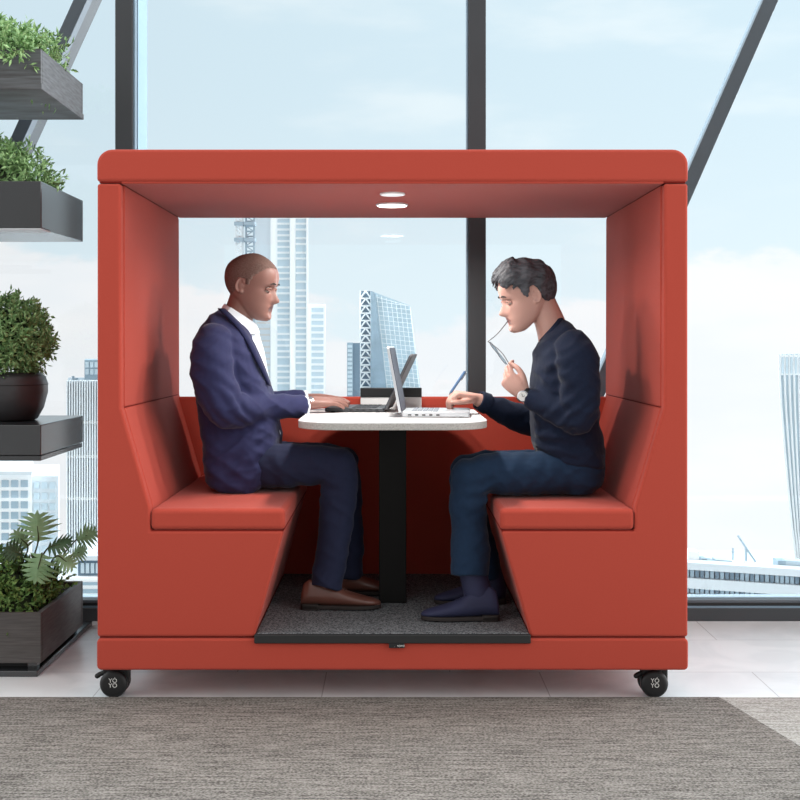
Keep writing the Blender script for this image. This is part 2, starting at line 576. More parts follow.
# rugs: a dark one with its corner cut on the slant, a pale one beside it
RT = 0.006
def onfloor(px, py, z):            # point of the picture on the level z
    k = (CAMH - z) / ((py - VY) * SCL)
    return ((px - VX) * SCL * k, (k - 1) * DIST)
a = onfloor(719, 697, RT)
b_ = onfloor(800, 746, RT)
dirx = ((b_[0] - a[0]), (b_[1] - a[1]))
e = (a[0] + dirx[0] * 2.2, a[1] + dirx[1] * 2.2)
bm = bmesh.new()
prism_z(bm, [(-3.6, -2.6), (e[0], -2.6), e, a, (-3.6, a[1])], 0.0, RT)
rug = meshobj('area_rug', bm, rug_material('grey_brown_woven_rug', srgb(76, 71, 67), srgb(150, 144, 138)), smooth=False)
tag(rug, 'dark grey-brown woven rug with a slanting edge along the front of the booth', 'rug')
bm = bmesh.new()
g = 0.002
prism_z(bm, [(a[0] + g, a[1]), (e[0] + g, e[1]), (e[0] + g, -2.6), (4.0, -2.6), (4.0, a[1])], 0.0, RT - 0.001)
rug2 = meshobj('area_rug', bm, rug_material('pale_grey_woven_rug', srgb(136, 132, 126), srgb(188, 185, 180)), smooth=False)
tag(rug2, 'pale grey woven rug beside the slanting edge of the dark rug', 'rug')

# window wall
YW = 1.17
def glass_material():
    m = bpy.data.materials.new('window_glass')
    m.use_nodes = True
    nt = m.node_tree
    nt.nodes.remove(nt.nodes['Principled BSDF'])
    out = nt.nodes['Material Output']
    tr = nt.nodes.new('ShaderNodeBsdfTransparent')
    tr.inputs['Color'].default_value = (0.985, 0.995, 1.0, 1)
    gl = nt.nodes.new('ShaderNodeBsdfGlossy')
    gl.inputs['Roughness'].default_value = 0.02
    gl.inputs['Color'].default_value = (0.9, 0.95, 1, 1)
    fr = nt.nodes.new('ShaderNodeFresnel')
    fr.inputs['IOR'].default_value = 1.45
    mx = nt.nodes.new('ShaderNodeMixShader')
    nt.links.new(fr.outputs[0], mx.inputs[0])
    nt.links.new(tr.outputs[0], mx.inputs[1])
    nt.links.new(gl.outputs[0], mx.inputs[2])
    nt.links.new(mx.outputs[0], out.inputs['Surface'])
    return m
GL = glass_material()
ZT = 3.4
m1a, m1b = X(115, YW), X(132.5, YW)
m2a, m2b = X(468.5, YW), X(486, YW)
tag(boxobj('trim_1', (-3.6, 3.6, YW, YW + 0.12, 0.0, Z(608.3, YW)), M['frame'], bevel=0.003), kind='structure')
t2 = tag(boxobj('trim_2', (-3.6, 3.6, YW + 0.006, YW + 0.11, Z(608.3, YW), Z(606.4, YW)), M['alu']), kind='structure')
tag(boxobj('trim_3', (-3.6, 3.6, YW + 0.012, YW + 0.10, Z(606.4, YW), Z(603.8, YW)), M['black']), kind='structure')
tag(boxobj('trim_4', (-3.6, 3.6, YW + 0.02, YW + 0.09, Z(603.8, YW), Z(601.2, YW)), M['brace']), kind='structure')
for i, (xa, xb, sgn) in enumerate(((m1a, m1b, 1), (m2a, m2b, -1))):
    t = boxobj('trim_%d' % (5 + i), (xa, xb, YW, YW + 0.06, Z(608.3, YW), ZT), M['frame'], bevel=0.003)
    tag(t, kind='structure')
    gx = xb if sgn > 0 else xa
    lo, hi = sorted((gx + sgn * 0.001, gx + sgn * 0.008))
    boxobj('gasket', (lo, hi, YW + 0.012, YW + 0.06, Z(608.3, YW), ZT), M['alu'], t)
    w_ = 0.022 if sgn > 0 else 0.003
    boxobj('outer_fin', (xa + 0.004, xb + (0.008 if sgn > 0 else -0.004), YW + 0.075, YW + (0.27 if sgn > 0 else 0.13), Z(608.3, YW), ZT), M['alu'] if sgn > 0 else M['frame'], t)
for i, (xa, xb) in enumerate(((-3.6, m1a), (m1b, m2a), (m2b, 3.6))):
    wn = boxobj('window_%d' % (i + 1), (xa + 0.001, xb - 0.001, YW + 0.063, YW + 0.067, Z(601.2, YW), ZT), GL)
    tag(wn, kind='structure')
tag(boxobj('trim_7', (-3.6, 3.6, YW + 0.12, YW + 0.42, -0.25, Z(594, YW + 0.42)), M['sill'], bevel=0.004), kind='structure')

# slanting steel braces beyond the glass
def brace(name, x_at, py0, py1, wpx, Y, depth, web):
    xa, xb = x_at(py0), x_at(py1)
    bm = bmesh.new()
    a, b_, c, d = P(xa, py0, Y), P(xa + wpx, py0, Y), P(xb + wpx, py1, Y), P(xb, py1, Y)
    prism_xz(bm, [(q.x, q.z) for q in (a, b_, c, d)], Y, Y + depth * 0.35)
    o = meshobj(name, bm, M['brace'], smooth=False, bevel=0.003)
    dv = 0.02
    bm = bmesh.new()
    pts = [(q.x, q.z) for q in (a, b_, c, d)]
    pts = [(pts[0][0] + 0.004, pts[0][1]), (pts[1][0] - 0.004, pts[1][1]), (pts[2][0] - 0.004, pts[2][1]), (pts[3][0] + 0.004, pts[3][1])]
    prism_xz(bm, pts, Y + depth * 0.35, Y + depth)
    meshobj('brace_web', bm, M[web], o, smooth=False)
    tag(o, kind='structure')
brace('trim_8', lambda y: 742 - 0.44 * (y - 48), -60, 640, 15.5, 1.62, 0.13, 'bracelight')
brace('trim_9', lambda y: 18.5 - 0.455 * (y - 120), -60, 200, 14, 1.62, 0.20, 'frame')

# ---------------------------------------------------------------------- booth
booth = empty('meeting_booth', (0, 0.55, 0))
tag(booth, 'red upholstered open meeting booth on black casters with two facing bench seats', 'booth')
YB = 1.10
R = M['red']
mx_ = lambda px: 785 - px
def prof(pxs, mirror=False):
    return [(X(mx_(x) if mirror else x), Z(y)) for x, y in pxs]

bm = bmesh.new()
# roof slab with rounded ends
zt, zb = Z(149), Z(181.5)
r = 0.052
xa, xb = X(96.5), X(688.5)
pts = []
for cx, cz, a0 in ((xb - r, zt - r, 0), (xa + r, zt - r, 90)):
    for i in range(9):
        a_ = math.radians(a0 + 90 * i / 8)
        pts.append((cx + r * math.cos(a_), cz + r * math.sin(a_)))
pts += [(xa, zb), (xb, zb)]
prism_xz(bm, pts, 0.0, YB)
meshobj('roof', bm, R, booth, bevel=0.011)
boxobj('ceiling_panel', (X(121), X(664), 0.006, YB - 0.006, Z(183.5), zb + 0.002), R, booth, bevel=0.003)
boxobj('seam_piping', (X(99), X(686), 0.008, YB - 0.008, Z(182.8), Z(180.6)), M['seam'], booth)
# base
bm = bmesh.new()
zt, zb2 = Z(638.5), Z(670.5)
r = 0.016
pts = []
for cx, cz, a0 in ((xb - r, zt - r, 0), (xa + r, zt - r, 90), (xa + r, zb2 + r, 180), (xb - r, zb2 + r, 270)):
    for i in range(6):
        a_ = math.radians(a0 + 90 * i / 5)
        pts.append((cx + r * math.cos(a_), cz + r * math.sin(a_)))
prism_xz(bm, pts, 0.0, YB)
meshobj('base', bm, R, booth, bevel=0.008)
boxobj('seam_piping', (X(99), X(686), 0.012, YB - 0.012, Z(639.5), Z(636.5)), M['seam'], booth)
for mir in (False, True):
    # front and rear cheeks: one continuous face with the outline of bench and backrest
    cheek = [(97, 183.5), (120.5, 183.5), (121, 408), (150, 507.5), (150, 531), (284, 531), (254.5, 637), (97, 637)]
    for y0, y1 in ((0.0, 0.05), (YB - 0.05, YB)):
        bm = bmesh.new()
        prism_xz(bm, prof(cheek, mir), y0, y1)
        meshobj('side_cheek', bm, R, booth, bevel=0.009)
    bm = bmesh.new()
    prism_xz(bm, prof([(97.5, 184), (122, 184), (122, 407.6), (97.5, 407.6)], mir), 0.04, YB - 0.04)
    meshobj('side_panel', bm, R, booth, bevel=0.004)
    bm = bmesh.new()
    prism_xz(bm, prof([(97.5, 408.4), (122, 408.4), (150.5, 507), (150.5, 531), (97.5, 531)], mir), 0.04, YB - 0.04)
    meshobj('backrest', bm, R, booth, bevel=0.004)
    bm = bmesh.new()
    prism_xz(bm, prof([(97.5, 531.5), (283, 531.5), (254, 637), (97.5, 637)], mir), 0.04, YB - 0.04)
    meshobj('bench', bm, R, booth, bevel=0.010)
    # cushion with a rounded front
    bm = bmesh.new()
    x0, x1 = sorted((X(150.5) if not mir else X(mx_(150.5)), X(285) if not mir else X(mx_(285))))
    box(bm, x0, x1, -0.002, YB - 0.045, Z(530.3), Z(508.8))
    meshobj('seat_cushion', bm, R, booth, bevel=0.017, segs=5)
    x0, x1 = sorted((X(151), X(283)) if not mir else (X(mx_(151)), X(mx_(283))))
    boxobj('cushion_piping', (x0, x1, 0.004, YB - 0.05, Z(531.8), Z(530.0)), M['seam'], booth)
    # crease between the wall pad and the backrest
    bm = bmesh.new()
    xx = X(121.6) if not mir else X(mx_(121.6))
    cyl(bm, (xx, 0.05, Z(408)), (xx, YB - 0.06, Z(408)), 0.0018, 8)
    meshobj('crease_piping', bm, M['seam'], booth)
# low back panel
boxobj('back_panel', (X(100), X(685), YB - 0.055, YB - 0.004, Z(637), Z(397, YB - 0.055)), R, booth, bevel=0.006)
# downlights
for (px, py, Y, rad, mm) in ((392, 203, 0.594, 0.0625, 'lamp'), (392.5, 192, 0.26, 0.0455, 'lampdim')):
    zc = Z(183.5)
    x = X(px, Y)
    bm = bmesh.new()
    lathe(bm, [(rad * 0.82, 0.0), (rad, 0.0), (rad + 0.001, -0.004), (rad * 0.95, -0.007), (rad * 0.86, -0.007), (rad * 0.82, -0.003)], (x, Y, zc), n=40)
    dl = meshobj('downlight', bm, M['whiteplastic'], booth)
    bm = bmesh.new()
    lathe(bm, [(rad * 0.1, -0.0085), (rad * 0.6, -0.0082), (rad * 0.9, -0.0072), (rad * 0.9, -0.001)], (x, Y, zc), n=40)
    meshobj('lens', bm, M[mm], dl)
# floor mat
fm = None
bm = bmesh.new()
zt, zm = Z(633.5), Z(643)
prism_xz(bm, [(X(256, 0), zm + 0.004), (X(529, 0), zm + 0.004), (X(529, 0), zt), (X(256, 0), zt)], 0.004, YB - 0.058)
fm = meshobj('floor_mat', bm, M['carpet'], booth, bevel=0.002)
boxobj('mat_edge', (X(254.5), X(530.5), -0.010, 0.012, Z(643), Z(634.2)), M['trim'], fm, bevel=0.003)
tb = boxobj('fabric_tag', (X(389), X(404.5), -0.0115, -0.002, Z(647.3), Z(642.8)), M['black'], booth, bevel=0.001)
for dxx in (-0.0085, 0.0135):
    textmesh('tag_lettering', 'YOYO' if dxx > 0 else '..', 0.009, M['white'], tb,
             Matrix.Translation((X(396.8) + dxx, -0.0118, Z(645.2))) @ Matrix.Rotation(PI / 2, 4, 'X'))
# casters
def caster(xc, yc, sg, face):
    rad, wid = 0.047, 0.028
    zc = rad
    bm = bmesh.new()
    box(bm, xc - 0.034 - sg * 0.006, xc + 0.034 - sg * 0.006, yc - 0.012, yc + 0.04, 0.075, 0.114)
    box(bm, xc - 0.012 + sg * 0.02, xc + 0.03 + sg * 0.02, yc - 0.008, yc + 0.03, 0.045, 0.11)
    hs = meshobj('caster', bm, M['black'], booth, bevel=0.006)
    for dy in (-wid * 0.5, wid * 1.1):
        bm = bmesh.new()
        lathe(bm, [(rad * 0.7, -wid / 2 - 0.002), (rad * 0.9, -wid / 2), (rad, -wid / 2 + 0.006), (rad, wid / 2 - 0.006), (rad * 0.9, wid / 2), (rad * 0.7, wid / 2 + 0.002)],
              (xc, yc + dy, zc), axis=Vector((0, 1, 0)), n=40)
        wh = meshobj('wheel', bm, M['black'], hs)
        if dy < 0 and face:
            yf = yc + dy - wid / 2 - 0.0026
            RX = Matrix.Rotation(PI / 2, 4, 'X')
            textmesh('logo', 'YÓ\nYO', 0.021, M['white'], wh, Matrix.Translation((xc, yf, zc + 0.005)) @ RX)
    bm = bmesh.new()
    tube(bm, [(xc - sg * 0.02, yc + 0.005, 0.085), (xc - sg * 0.045, yc, 0.078), (xc - sg * 0.060, yc - 0.004, 0.070)], [0.008, 0.008, 0.009], n=10)
    meshobj('brake_lever', bm, M['black'], hs)
caster(X(114.5, 0.07), 0.076, 1, True)
caster(X(653.5, 0.07), 0.076, 1, True)
caster(X(114.5, 0.06), YB - 0.09, 1, False)
caster(X(653.5, 0.06), YB - 0.09, 1, False)

# ---------------------------------------------------------------------- table
ZTAB = 0.948
ZMAT = Z(633.5)
table = empty('pedestal_table', (0, 0.53, ZMAT))
tag(table, 'white topped table on one flat black column between the two seated men', 'table')
txa, txb = -0.337, 0.338
bm = bmesh.new()
prism_z(bm, rounded_rect(txa, txb, 0.05, 1.0, 0.16, 14), ZTAB - 0.004, ZTAB)
meshobj('tabletop', bm, M['laminate'], table, bevel=0.001, segs=1)
bm = bmesh.new()
prism_z(bm, rounded_rect(txa + 0.0005, txb - 0.0005, 0.0505, 0.9995, 0.16, 14), ZTAB - 0.027, ZTAB - 0.0038)
meshobj('edge_band', bm, M['edgeband'], table, bevel=0.003)
cxa, cxb = X(379, 0.47), X(406.3, 0.47)
boxobj('column', (cxa, cxb, 0.47, 0.56, ZMAT, ZTAB - 0.027), M['blackmetal'], table, bevel=0.003)
boxobj('top_bracket', (cxa - 0.09, cxb + 0.09, 0.40, 0.66, ZTAB - 0.034, ZTAB - 0.0265), M['blackmetal'], table, bevel=0.001)

# -------------------------------------------------------------------- laptops
def laptop(label, hinge_px, top_px, tip_px, Y0, Y1, dark, turn):
    """hinge/tip give the x of base ends, top the upper edge of the lid, all at depth Y0"""
    body = M['darkgrey'] if dark else M['silver']
    xh, xt = X(hinge_px, Y0), X(tip_px, Y0)
    sg = 1 if xt > xh else -1
    z0 = ZTAB
    th = 0.017 if dark else 0.021
    root = empty('laptop', (xh, Y0, z0))
    tag(root, label, 'laptop')
    lo, hi = sorted((xh, xt))
    bm = bmesh.new()
    prism_z(bm, rounded_rect(lo, hi, Y0, Y1, 0.012, 5), z0 + 0.003, z0 + th)
    base = meshobj('base', bm, body, root, bevel=0.003)
    bm = bmesh.new()
    bm.free()
    for fx in (lo + 0.03, hi - 0.03):
        for fy in (Y0 + 0.03, Y1 - 0.03):
            bm = bmesh.new()
            lathe(bm, [(0.008, 0), (0.008, 0.0035)], (fx, fy, z0), n=12)
            meshobj('rubber_foot', bm, M['black'], base)
    # keyboard: rows of keys
    bm = bmesh.new()
    k0, k1 = xh + sg * 0.035, xh + sg * 0.135
    rows, colsn = 5, 13
    for r_ in range(rows):
        xa = k0 + (k1 - k0) * r_ / rows
        xb = xa + sg * abs(k1 - k0) / rows * 0.82
        for c_ in range(colsn):
            ya = Y0 + 0.02 + (Y1 - Y0 - 0.04) * c_ / colsn
            yb = ya + (Y1 - Y0 - 0.04) / colsn * 0.84
            p, q = sorted((xa, xb))
            box(bm, p, q, ya, yb, z0 + th - 0.0005, z0 + th + 0.0018)
    meshobj('keyboard', bm, M['keys'] if dark else M['keyslight'], root, bevel=0.0004, segs=1)
    p, q = sorted((xh + sg * 0.15, xh + sg * 0.225))
    boxobj('trackpad', (p, q, (Y0 + Y1) / 2 - 0.05, (Y0 + Y1) / 2 + 0.05, z0 + th - 0.0005, z0 + th + 0.0006), M['silver'] if not dark else M['graphite'], root)
    # ports on the near side
    bm = bmesh.new()
    for i in range(5):
        xx = xh + sg * (0.03 + 0.026 * i)
        box(bm, xx - 0.006, xx + 0.006, Y0 - 0.0006, Y0 + 0.004, z0 + 0.007, z0 + 0.0125)
    meshobj('side_port', bm, M['black'], base)
    # lid
    H0 = Vector((xh, 0, z0 + th * 0.75))
    T0 = Vector((X(top_px[0], Y0), 0, Z(top_px[1], Y0)))
    d = (T0 - H0)
    ln = d.length
    d.normalize()
    nrm = Vector((-d.z, 0, d.x))          # towards the back of the lid or the user
    if nrm.x * sg > 0: nrm = -nrm         # nrm points away from the user
    Mx = Matrix(((d.x, 0, nrm.x, H0.x), (0, 1, 0, 0), (d.z, 0, nrm.z, H0.z), (0, 0, 0, 1)))
    bm = bmesh.new()
    prism_z(bm, rounded_rect(0.0, ln, Y0, Y1, 0.012, 5), 0.0, 0.010)
    bm.transform(Mx)
    lid = meshobj('screen_lid', bm, M['graphite'] if dark else M['silver'], root, bevel=0.002)
    bm = bmesh.new()
    prism_z(bm, rounded_rect(0.006, ln - 0.006, Y0 + 0.003, Y1 - 0.003, 0.006, 4), -0.0022, 0.001)
    bm.transform(Mx)
    meshobj('display', bm, M['screen'], lid)
    bm = bmesh.new()
    cyl(bm, (xh, Y0 + 0.04, z0 + th * 0.7), (xh, Y1 - 0.04, z0 + th * 0.7), 0.007, 12)
    meshobj('hinge', bm, M['black'], root)
    root.rotation_euler.z = math.radians(-turn)
    return root
laptop('dark grey laptop under the hands of the man in the navy suit', 384.5, (410.5, 354), 324, 0.645, 0.93, True, 5)
laptop('silver laptop with dark open screen under the writing hand of the sweater man', 401.5, (389, 346.5), 469.5, 0.33, 0.615, False, 4)

# low console at the back of the table
con = empty('table_console', (X(391, 0.95), 0.97, ZTAB))
tag(con, 'low white box with a black top band standing behind the laptops on the table', 'console')
xa, xb = X(360.5, 0.945), X(421.5, 0.945)
boxobj('housing', (xa, xb, 0.945, 0.992, ZTAB, Z(397, 0.945)), M['whiteplastic'], con, bevel=0.003)
boxobj('top_band', (xa - 0.001, xb + 0.001, 0.942, 0.994, Z(397, 0.945), Z(388, 0.945)), M['black'], con, bevel=0.002)
# --------------------------------------------------------------------- people
def herm(zs, vs):
    zs, vs = np.array(zs, float), np.array(vs, float)
    m = np.gradient(vs, zs)
    def f(z):
        z = min(max(z, zs[0]), zs[-1])
        i = min(int(np.searchsorted(zs, z, side='right')) - 1, len(zs) - 2)
        h = zs[i + 1] - zs[i]
        t = (z - zs[i]) / h
        return ((2 * t ** 3 - 3 * t * t + 1) * vs[i] + (t ** 3 - 2 * t * t + t) * h * m[i]
                + (-2 * t ** 3 + 3 * t * t) * vs[i + 1] + (t ** 3 - t * t) * h * m[i + 1])
    return f
XF = herm([0, .03, .08, .14, .18, .22, .27, .34, .42, .49, .56, .63, .71, .79, .86, .92, .96, .985, 1],
          [.29, .345, .375, .365, .368, .372, .365, .36, .35, .342, .372, .385, .378, .345, .285, .205, .13, .06, -.03])
XB = herm([0, .05, .1, .2, .3, .4, .5, .6, .7, .8, .88, .94, .975, 1],
          [.16, .06, -.02, -.15, -.27, -.37, -.425, -.445, -.44, -.395, -.315, -.22, -.13, -.04])
WD = herm([0, .04, .1, .2, .3, .4, .5, .6, .7, .8, .88, .94, .975, 1],
          [.075, .135, .185, .235, .265, .285, .30, .315, .318, .295, .245, .175, .10, .02])
CX = herm([0, .1, .2, .3, .5, 1], [.23, .12, .04, -.02, -.04, -.035])
NOSE = herm([0.0, .255, .28, .305, .33, .36, .40, .45, .50, .55, .58, 1.0], [0, 0, .028, .085, .118, .112, .085, .058, .03, .006, 0, 0])
NSIG = herm([0, .27, .32, .37, .45, .55, 1], [.06, .062, .058, .045, .034, .034, .034])
def g2(a, s): return math.exp(-(a / s) ** 2)
def head_pt(z, t, inf=0.0, nose=1.0):
    xf, xb, w_, cx = XF(z), XB(z), WD(z), CX(z)
    ct, st = math.cos(t), math.sin(t)
    y = w_ * math.copysign(abs(st) ** (2 / 2.25), st)
    if ct >= 0:
        x = cx + (xf - cx) * ct ** (2 / 2.5)
        ay = abs(y)
        d = nose * NOSE(z) * g2(y, NSIG(z))
        d -= .042 * g2(ay - .125, .058) * g2(z - .485, .042)
        d += .016 * g2(ay - .11, .09) * g2(z - .56, .028)
        d += .016 * g2(ay - .17, .07) * g2(z - .385, .07)
        d += .024 * g2(y, .072) * g2(z - .232, .015)
        d += .024 * g2(y, .062) * g2(z - .186, .017)
        d -= .022 * g2(y, .085) * g2(z - .209, .008)
        d += .014 * g2(y, .07) * g2(z - .07, .04)
        x += d * ct ** 0.3
    else:
        x = cx - (cx - xb) * (-ct) ** (2 / 2.1)
    if inf:
        n = Vector(((x - cx), y * 1.1, (z - .55) * 0.9))
        n.normalize()
        x, y, z = x + n.x * inf, y + n.y * inf, z + n.z * inf
    return Vector((x, y, z))

class Head:
    def __init__(s, px, py, Y, size_px, side, yaw, pitch):
        s.S = size_px * SCL * K(Y)
        s.o = P(px, py, Y)
        yw, pt = math.radians(yaw), math.radians(pitch)
        f1 = Vector((side * math.cos(yw), -math.sin(yw), 0))
        zz = Vector((0, 0, 1))
        s.f = f1 * math.cos(pt) - zz * math.sin(pt)
        s.u = zz * math.cos(pt) + f1 * math.sin(pt)
        s.l = s.u.cross(s.f).normalized()
        if s.l.y > 0: s.l = -s.l           # lateral towards the camera
    def w(s, v):
        return s.o + (s.f * v[0] + s.l * v[1] + s.u * (v[2] - .5)) * s.S
    def loc(s, p):
        d = (Vector(p) - s.o) / s.S
        return Vector((d.dot(s.f), d.dot(s.l), d.dot(s.u) + .5))
    def build(s, bm):
        rings = []
        nz, nt_ = 84, 88
        for j in range(nz + 1):
            z = .004 + .992 * (0.5 - 0.5 * math.cos(PI * (0.04 + 0.92 * j / nz))) / 1.0
            rings.append([s.w(head_pt(z, 2 * PI * i / nt_)) for i in range(nt_)])
        loft(bm, rings)
        for sd in (1, -1):               # ears
            pts = []
            for a in range(0, 300, 20):
                b_ = math.radians(a - 60)
                pts.append(s.w((-.055 - .052 * math.sin(b_) * -1 - .01, sd * (.318 + .012 * math.sin(b_)), .50 + .092 * math.cos(b_))))
            ear = []
            for a in range(-50, 235, 19):
                b_ = math.radians(a)
                ear.append(s.w((-.075 - .058 * math.sin(b_), sd * (.305 + .035 * max(0, math.sin(b_))), .485 + .098 * math.cos(b_))))
            tube(bm, ear, [.014 * s.S * (1 + .3 * (i in (0, len(ear) - 1))) for i in range(len(ear))], n=10, per=3)
            ellipsoid(bm, s.w((-.085, sd * .302, .49)), (s.f * .05 * s.S, s.u * .085 * s.S, s.l * .020 * s.S), 14, 8)
            ellipsoid(bm, s.w((-.055, sd * .300, .395)), (s.f * .026 * s.S, s.u * .03 * s.S, s.l * .02 * s.S), 10, 6)
            ellipsoid(bm, s.w((-.03, sd * .298, .475)), (s.f * .014 * s.S, s.u * .025 * s.S, s.l * .016 * s.S), 8, 6)

def add_eyes(hd, parent):
    for sd in (1, -1):
        c = hd.w((.292, sd * .125, .487))
        r = .047 * hd.S
        bm = bmesh.new()
        ellipsoid(bm, c, (hd.f * r, hd.l * r, hd.u * r), 16, 12)
        e = meshobj('eye', bm, M['eyewhite'], parent)
        bm = bmesh.new()
        g_ = (hd.f * 0.96 - hd.u * 0.22).normalized()
        ellipsoid(bm, c + g_ * r * .86, (g_ * r * .2, hd.l * r * .48, g_.cross(hd.l).normalized() * r * .48), 14, 8)
        meshobj('iris', bm, M['iris'], e)
        bm = bmesh.new()
        pts = []
        for q in range(7):
            t = q / 6
            y = .045 + .15 * t
            z = .575 + .022 * math.sin(PI * (t * .8 + .1)) - .012 * t
            pts.append(hd.w((XF(z) + .012 - .9 * y * y, sd * y, z)))
        tube(bm, pts, [q_ * hd.S * hd.bw for q_ in (.008, .014, .016, .015, .013, .010, .006)], n=8, per=3)
        meshobj('eyebrow', bm, M['brow'], parent)
        bm = bmesh.new()
        for (zz, rr) in ((.512, .016), (.468, .011)):
            pts = []
            for q in range(7):
                t = q / 6
                y = .07 + .11 * t
                sag = math.sin(PI * t)
                zq = .487 + (zz - .487) * sag
                dy = (y - .125)
                pts.append(hd.w((.292 + math.sqrt(max(0, .05 ** 2 - dy * dy * .8)) - .002, sd * y, zq)))
            tube(bm, pts, rr * hd.S, n=8, per=2)
        meshobj('eyelid', bm, hd.skin, parent)

def rot(v, ax, ang):
    return Matrix.Rotation(ang, 3, ax) @ v

def hand(bm, wrist, fwd, up, thumb, sc, curls, thumb_ang=(45, 20, 15), spread=(6, 1, -3, -8)):
    """palm, four fingers of different lengths and a thumb; curls = degrees per knuckle"""
    fwd = Vector(fwd).normalized()
    up = Vector(up)
    up = (up - fwd * up.dot(fwd)).normalized()
    lat = fwd.cross(up)
    if lat.dot(Vector(thumb)) < 0: lat = -lat
    o = Vector(wrist)
    W_ = lambda x, y, z: o + (fwd * x + lat * y + up * z) * sc
    rings = []
    for x, y, hw, hz in ((-.03, 0, .026, .021), (0, 0, .027, .021), (.02, .001, .033, .020), (.045, .001, .040, .019), (.07, -.001, .042, .016), (.09, -.002, .041, .012), (.098, -.002, .034, .007)):
        rings.append(ringpts(W_(x, y, 0), lat * hw * sc, up * hz * sc, 18, 2.4))
    loft(bm, rings)
    tips = []
    for i, (y, ln, r) in enumerate(((.029, .074, .0092), (.009, .083, .0095), (-.012, .077, .0090), (-.031, .060, .0080))):
        d = rot(fwd, up, math.radians(spread[i]) * (1 if fwd.cross(up).dot(lat) < 0 else -1))
        axl = d.cross(up).normalized()
        if rot(d, axl, .2).dot(up) > 0: axl = -axl
        p = W_(.086 - .006 * (i == 3) + .004 * (i == 1), y, .001)
        pts = [p - d * .02 * sc, p]
        for ang, fr in zip(curls[i], (.46, .30, .24)):
            d = rot(d, axl, math.radians(ang))
            pts.append(pts[-1] + d * ln * fr * sc)
        tube(bm, pts, [r * sc, r * 1.05 * sc, r * sc, r * .92 * sc, r * .78 * sc], n=12, per=4)
        tips.append(pts[-1])
    d = (fwd * math.cos(math.radians(thumb_ang[0])) + lat * math.sin(math.radians(thumb_ang[0])) - up * .25).normalized()
    p = W_(.018, .022, -.004)
    pts = [p]
    axl = up
    sgn = 1 if rot(d, up, .2).dot(lat) < d.dot(lat) else -1
    for ang, ln in zip((0, thumb_ang[1], thumb_ang[2]), (.045, .034, .027)):
        d = rot(d, axl, sgn * math.radians(ang))
        pts.append(pts[-1] + d * ln * sc)
    tube(bm, pts, [.0145 * sc, .0125 * sc, .0105 * sc, .0082 * sc], n=12, per=4)
    tips.append(pts[-1])
    return tips

def torso_rings(st, Yc, n=30, p=2.5, grow=0.0):
    out = []
    for bx, by, fx, fy, hw in st:
        a, b_ = P(bx, by, Yc), P(fx, fy, Yc)
        c = (a + b_) / 2
        u = (b_ - a) / 2
        ln = u.length
        u = u * ((ln + grow) / ln)
        out.append(ringpts(c, u, Vector((0, hw + grow, 0)), n, p))
    return out

def shoe(parent, toe, heel, height, Yh, Yt, label, m, sole_m, lace_m, boot=False, name='shoe'):
    """toe/heel = px of sole ends on the mat, height of collar in m"""
    a, b_ = P(heel[0], heel[1], Yh), P(toe[0], toe[1], Yt)
    a.z = b_.z = ZMAT
    f = (b_ - a)
    ln = f.length
    f.normalize()
    l = Vector((-f.y, f.x, 0))
    u = Vector((0, 0, 1))
    W_ = lambda x, y, z: a + f * x * ln + l * y + u * z
    secs = [(.0, .022, .050), (.03, .031, height * .85), (.10, .035, height), (.22, .036, height * 1.0), (.34, .036, height * .92), (.46, .039, .080), (.58, .044, .066), (.70, .046, .054), (.82, .042, .044), (.92, .032, .037), (.98, .018, .030), (1.0, .006, .024)]
    rings = []
    for x, hw, top in secs:
        r_ = []
        z0 = .016 if x < .3 else .012
        for i in range(24):
            t = 2 * PI * i / 24
            cy, cz = math.cos(t), math.sin(t)
            yy = hw * math.copysign(abs(cy) ** .8, cy)
            zz = z0 + (top - z0) * (0.5 + 0.5 * math.copysign(abs(cz) ** .9, cz))
            if zz > .05: yy *= 1 - .35 * min(1, (zz - .05) / .06)
            r_.append(W_(x, yy, zz))
        rings.append(r_)
    bm = bmesh.new()
    loft(bm, rings)
    sh = meobj(name, fuse(bm, .004, 3), m, parent)
    if label: sh['label'] = label
    bm = bmesh.new()
    op = []
    for x, hw, top in secs:
        op.append((x, hw + .003))
    outl = [(x * ln, y) for x, y in op] + [(x * ln, -y) for x, y in op[::-1]]
    pts = [((a + f * x + l * y).x, (a + f * x + l * y).y) for x, y in outl]
    prism_z(bm, pts, ZMAT + .004, ZMAT + .017)
    hl = [(x, y) for x, y in op if x <= .3]
    outl = [(x * ln, y) for x, y in hl] + [(x * ln, -y) for x, y in hl[::-1]]
    pts = [((a + f * x + l * y).x, (a + f * x + l * y).y) for x, y in outl]
    prism_z(bm, pts, ZMAT + .0005, ZMAT + .022)
    meshobj('sole', bm, sole_m, sh, bevel=.002)
    bm = bmesh.new()
    for q in range(4):
        x = .36 + .06 * q
        zt = np.interp(x, [s_[0] for s_ in secs], [s_[2] for s_ in secs]) + .001
        tube(bm, [W_(x, -.020, zt - .011), W_(x + .012, 0, zt + .0005), W_(x + .004, .020, zt - .011)], .0022, n=6, per=3)
    meshobj('shoelace', bm, lace_m, sh)
    return sh

def ridged(p, fr, off):
    q = Vector((p.x * fr[0] + off, p.y * fr[1] + off * 2, p.z * fr[2] - off))
    return (1 - abs(noise.noise(q)) * 2.2)

def cloth(p, n, amp=.006, seed=0.0):
    a = noise.noise(Vector((p.x * 9 + seed, p.y * 9, p.z * 9)))
    b = ridged(p + Vector((0, 0, .6 * p.x)), (7, 5, 15), seed)
    c = ridged(p - Vector((0, 0, .5 * p.x)), (12, 6, 22), seed + 3)
    return amp * (.8 * a + .7 * b + .35 * c - .5)

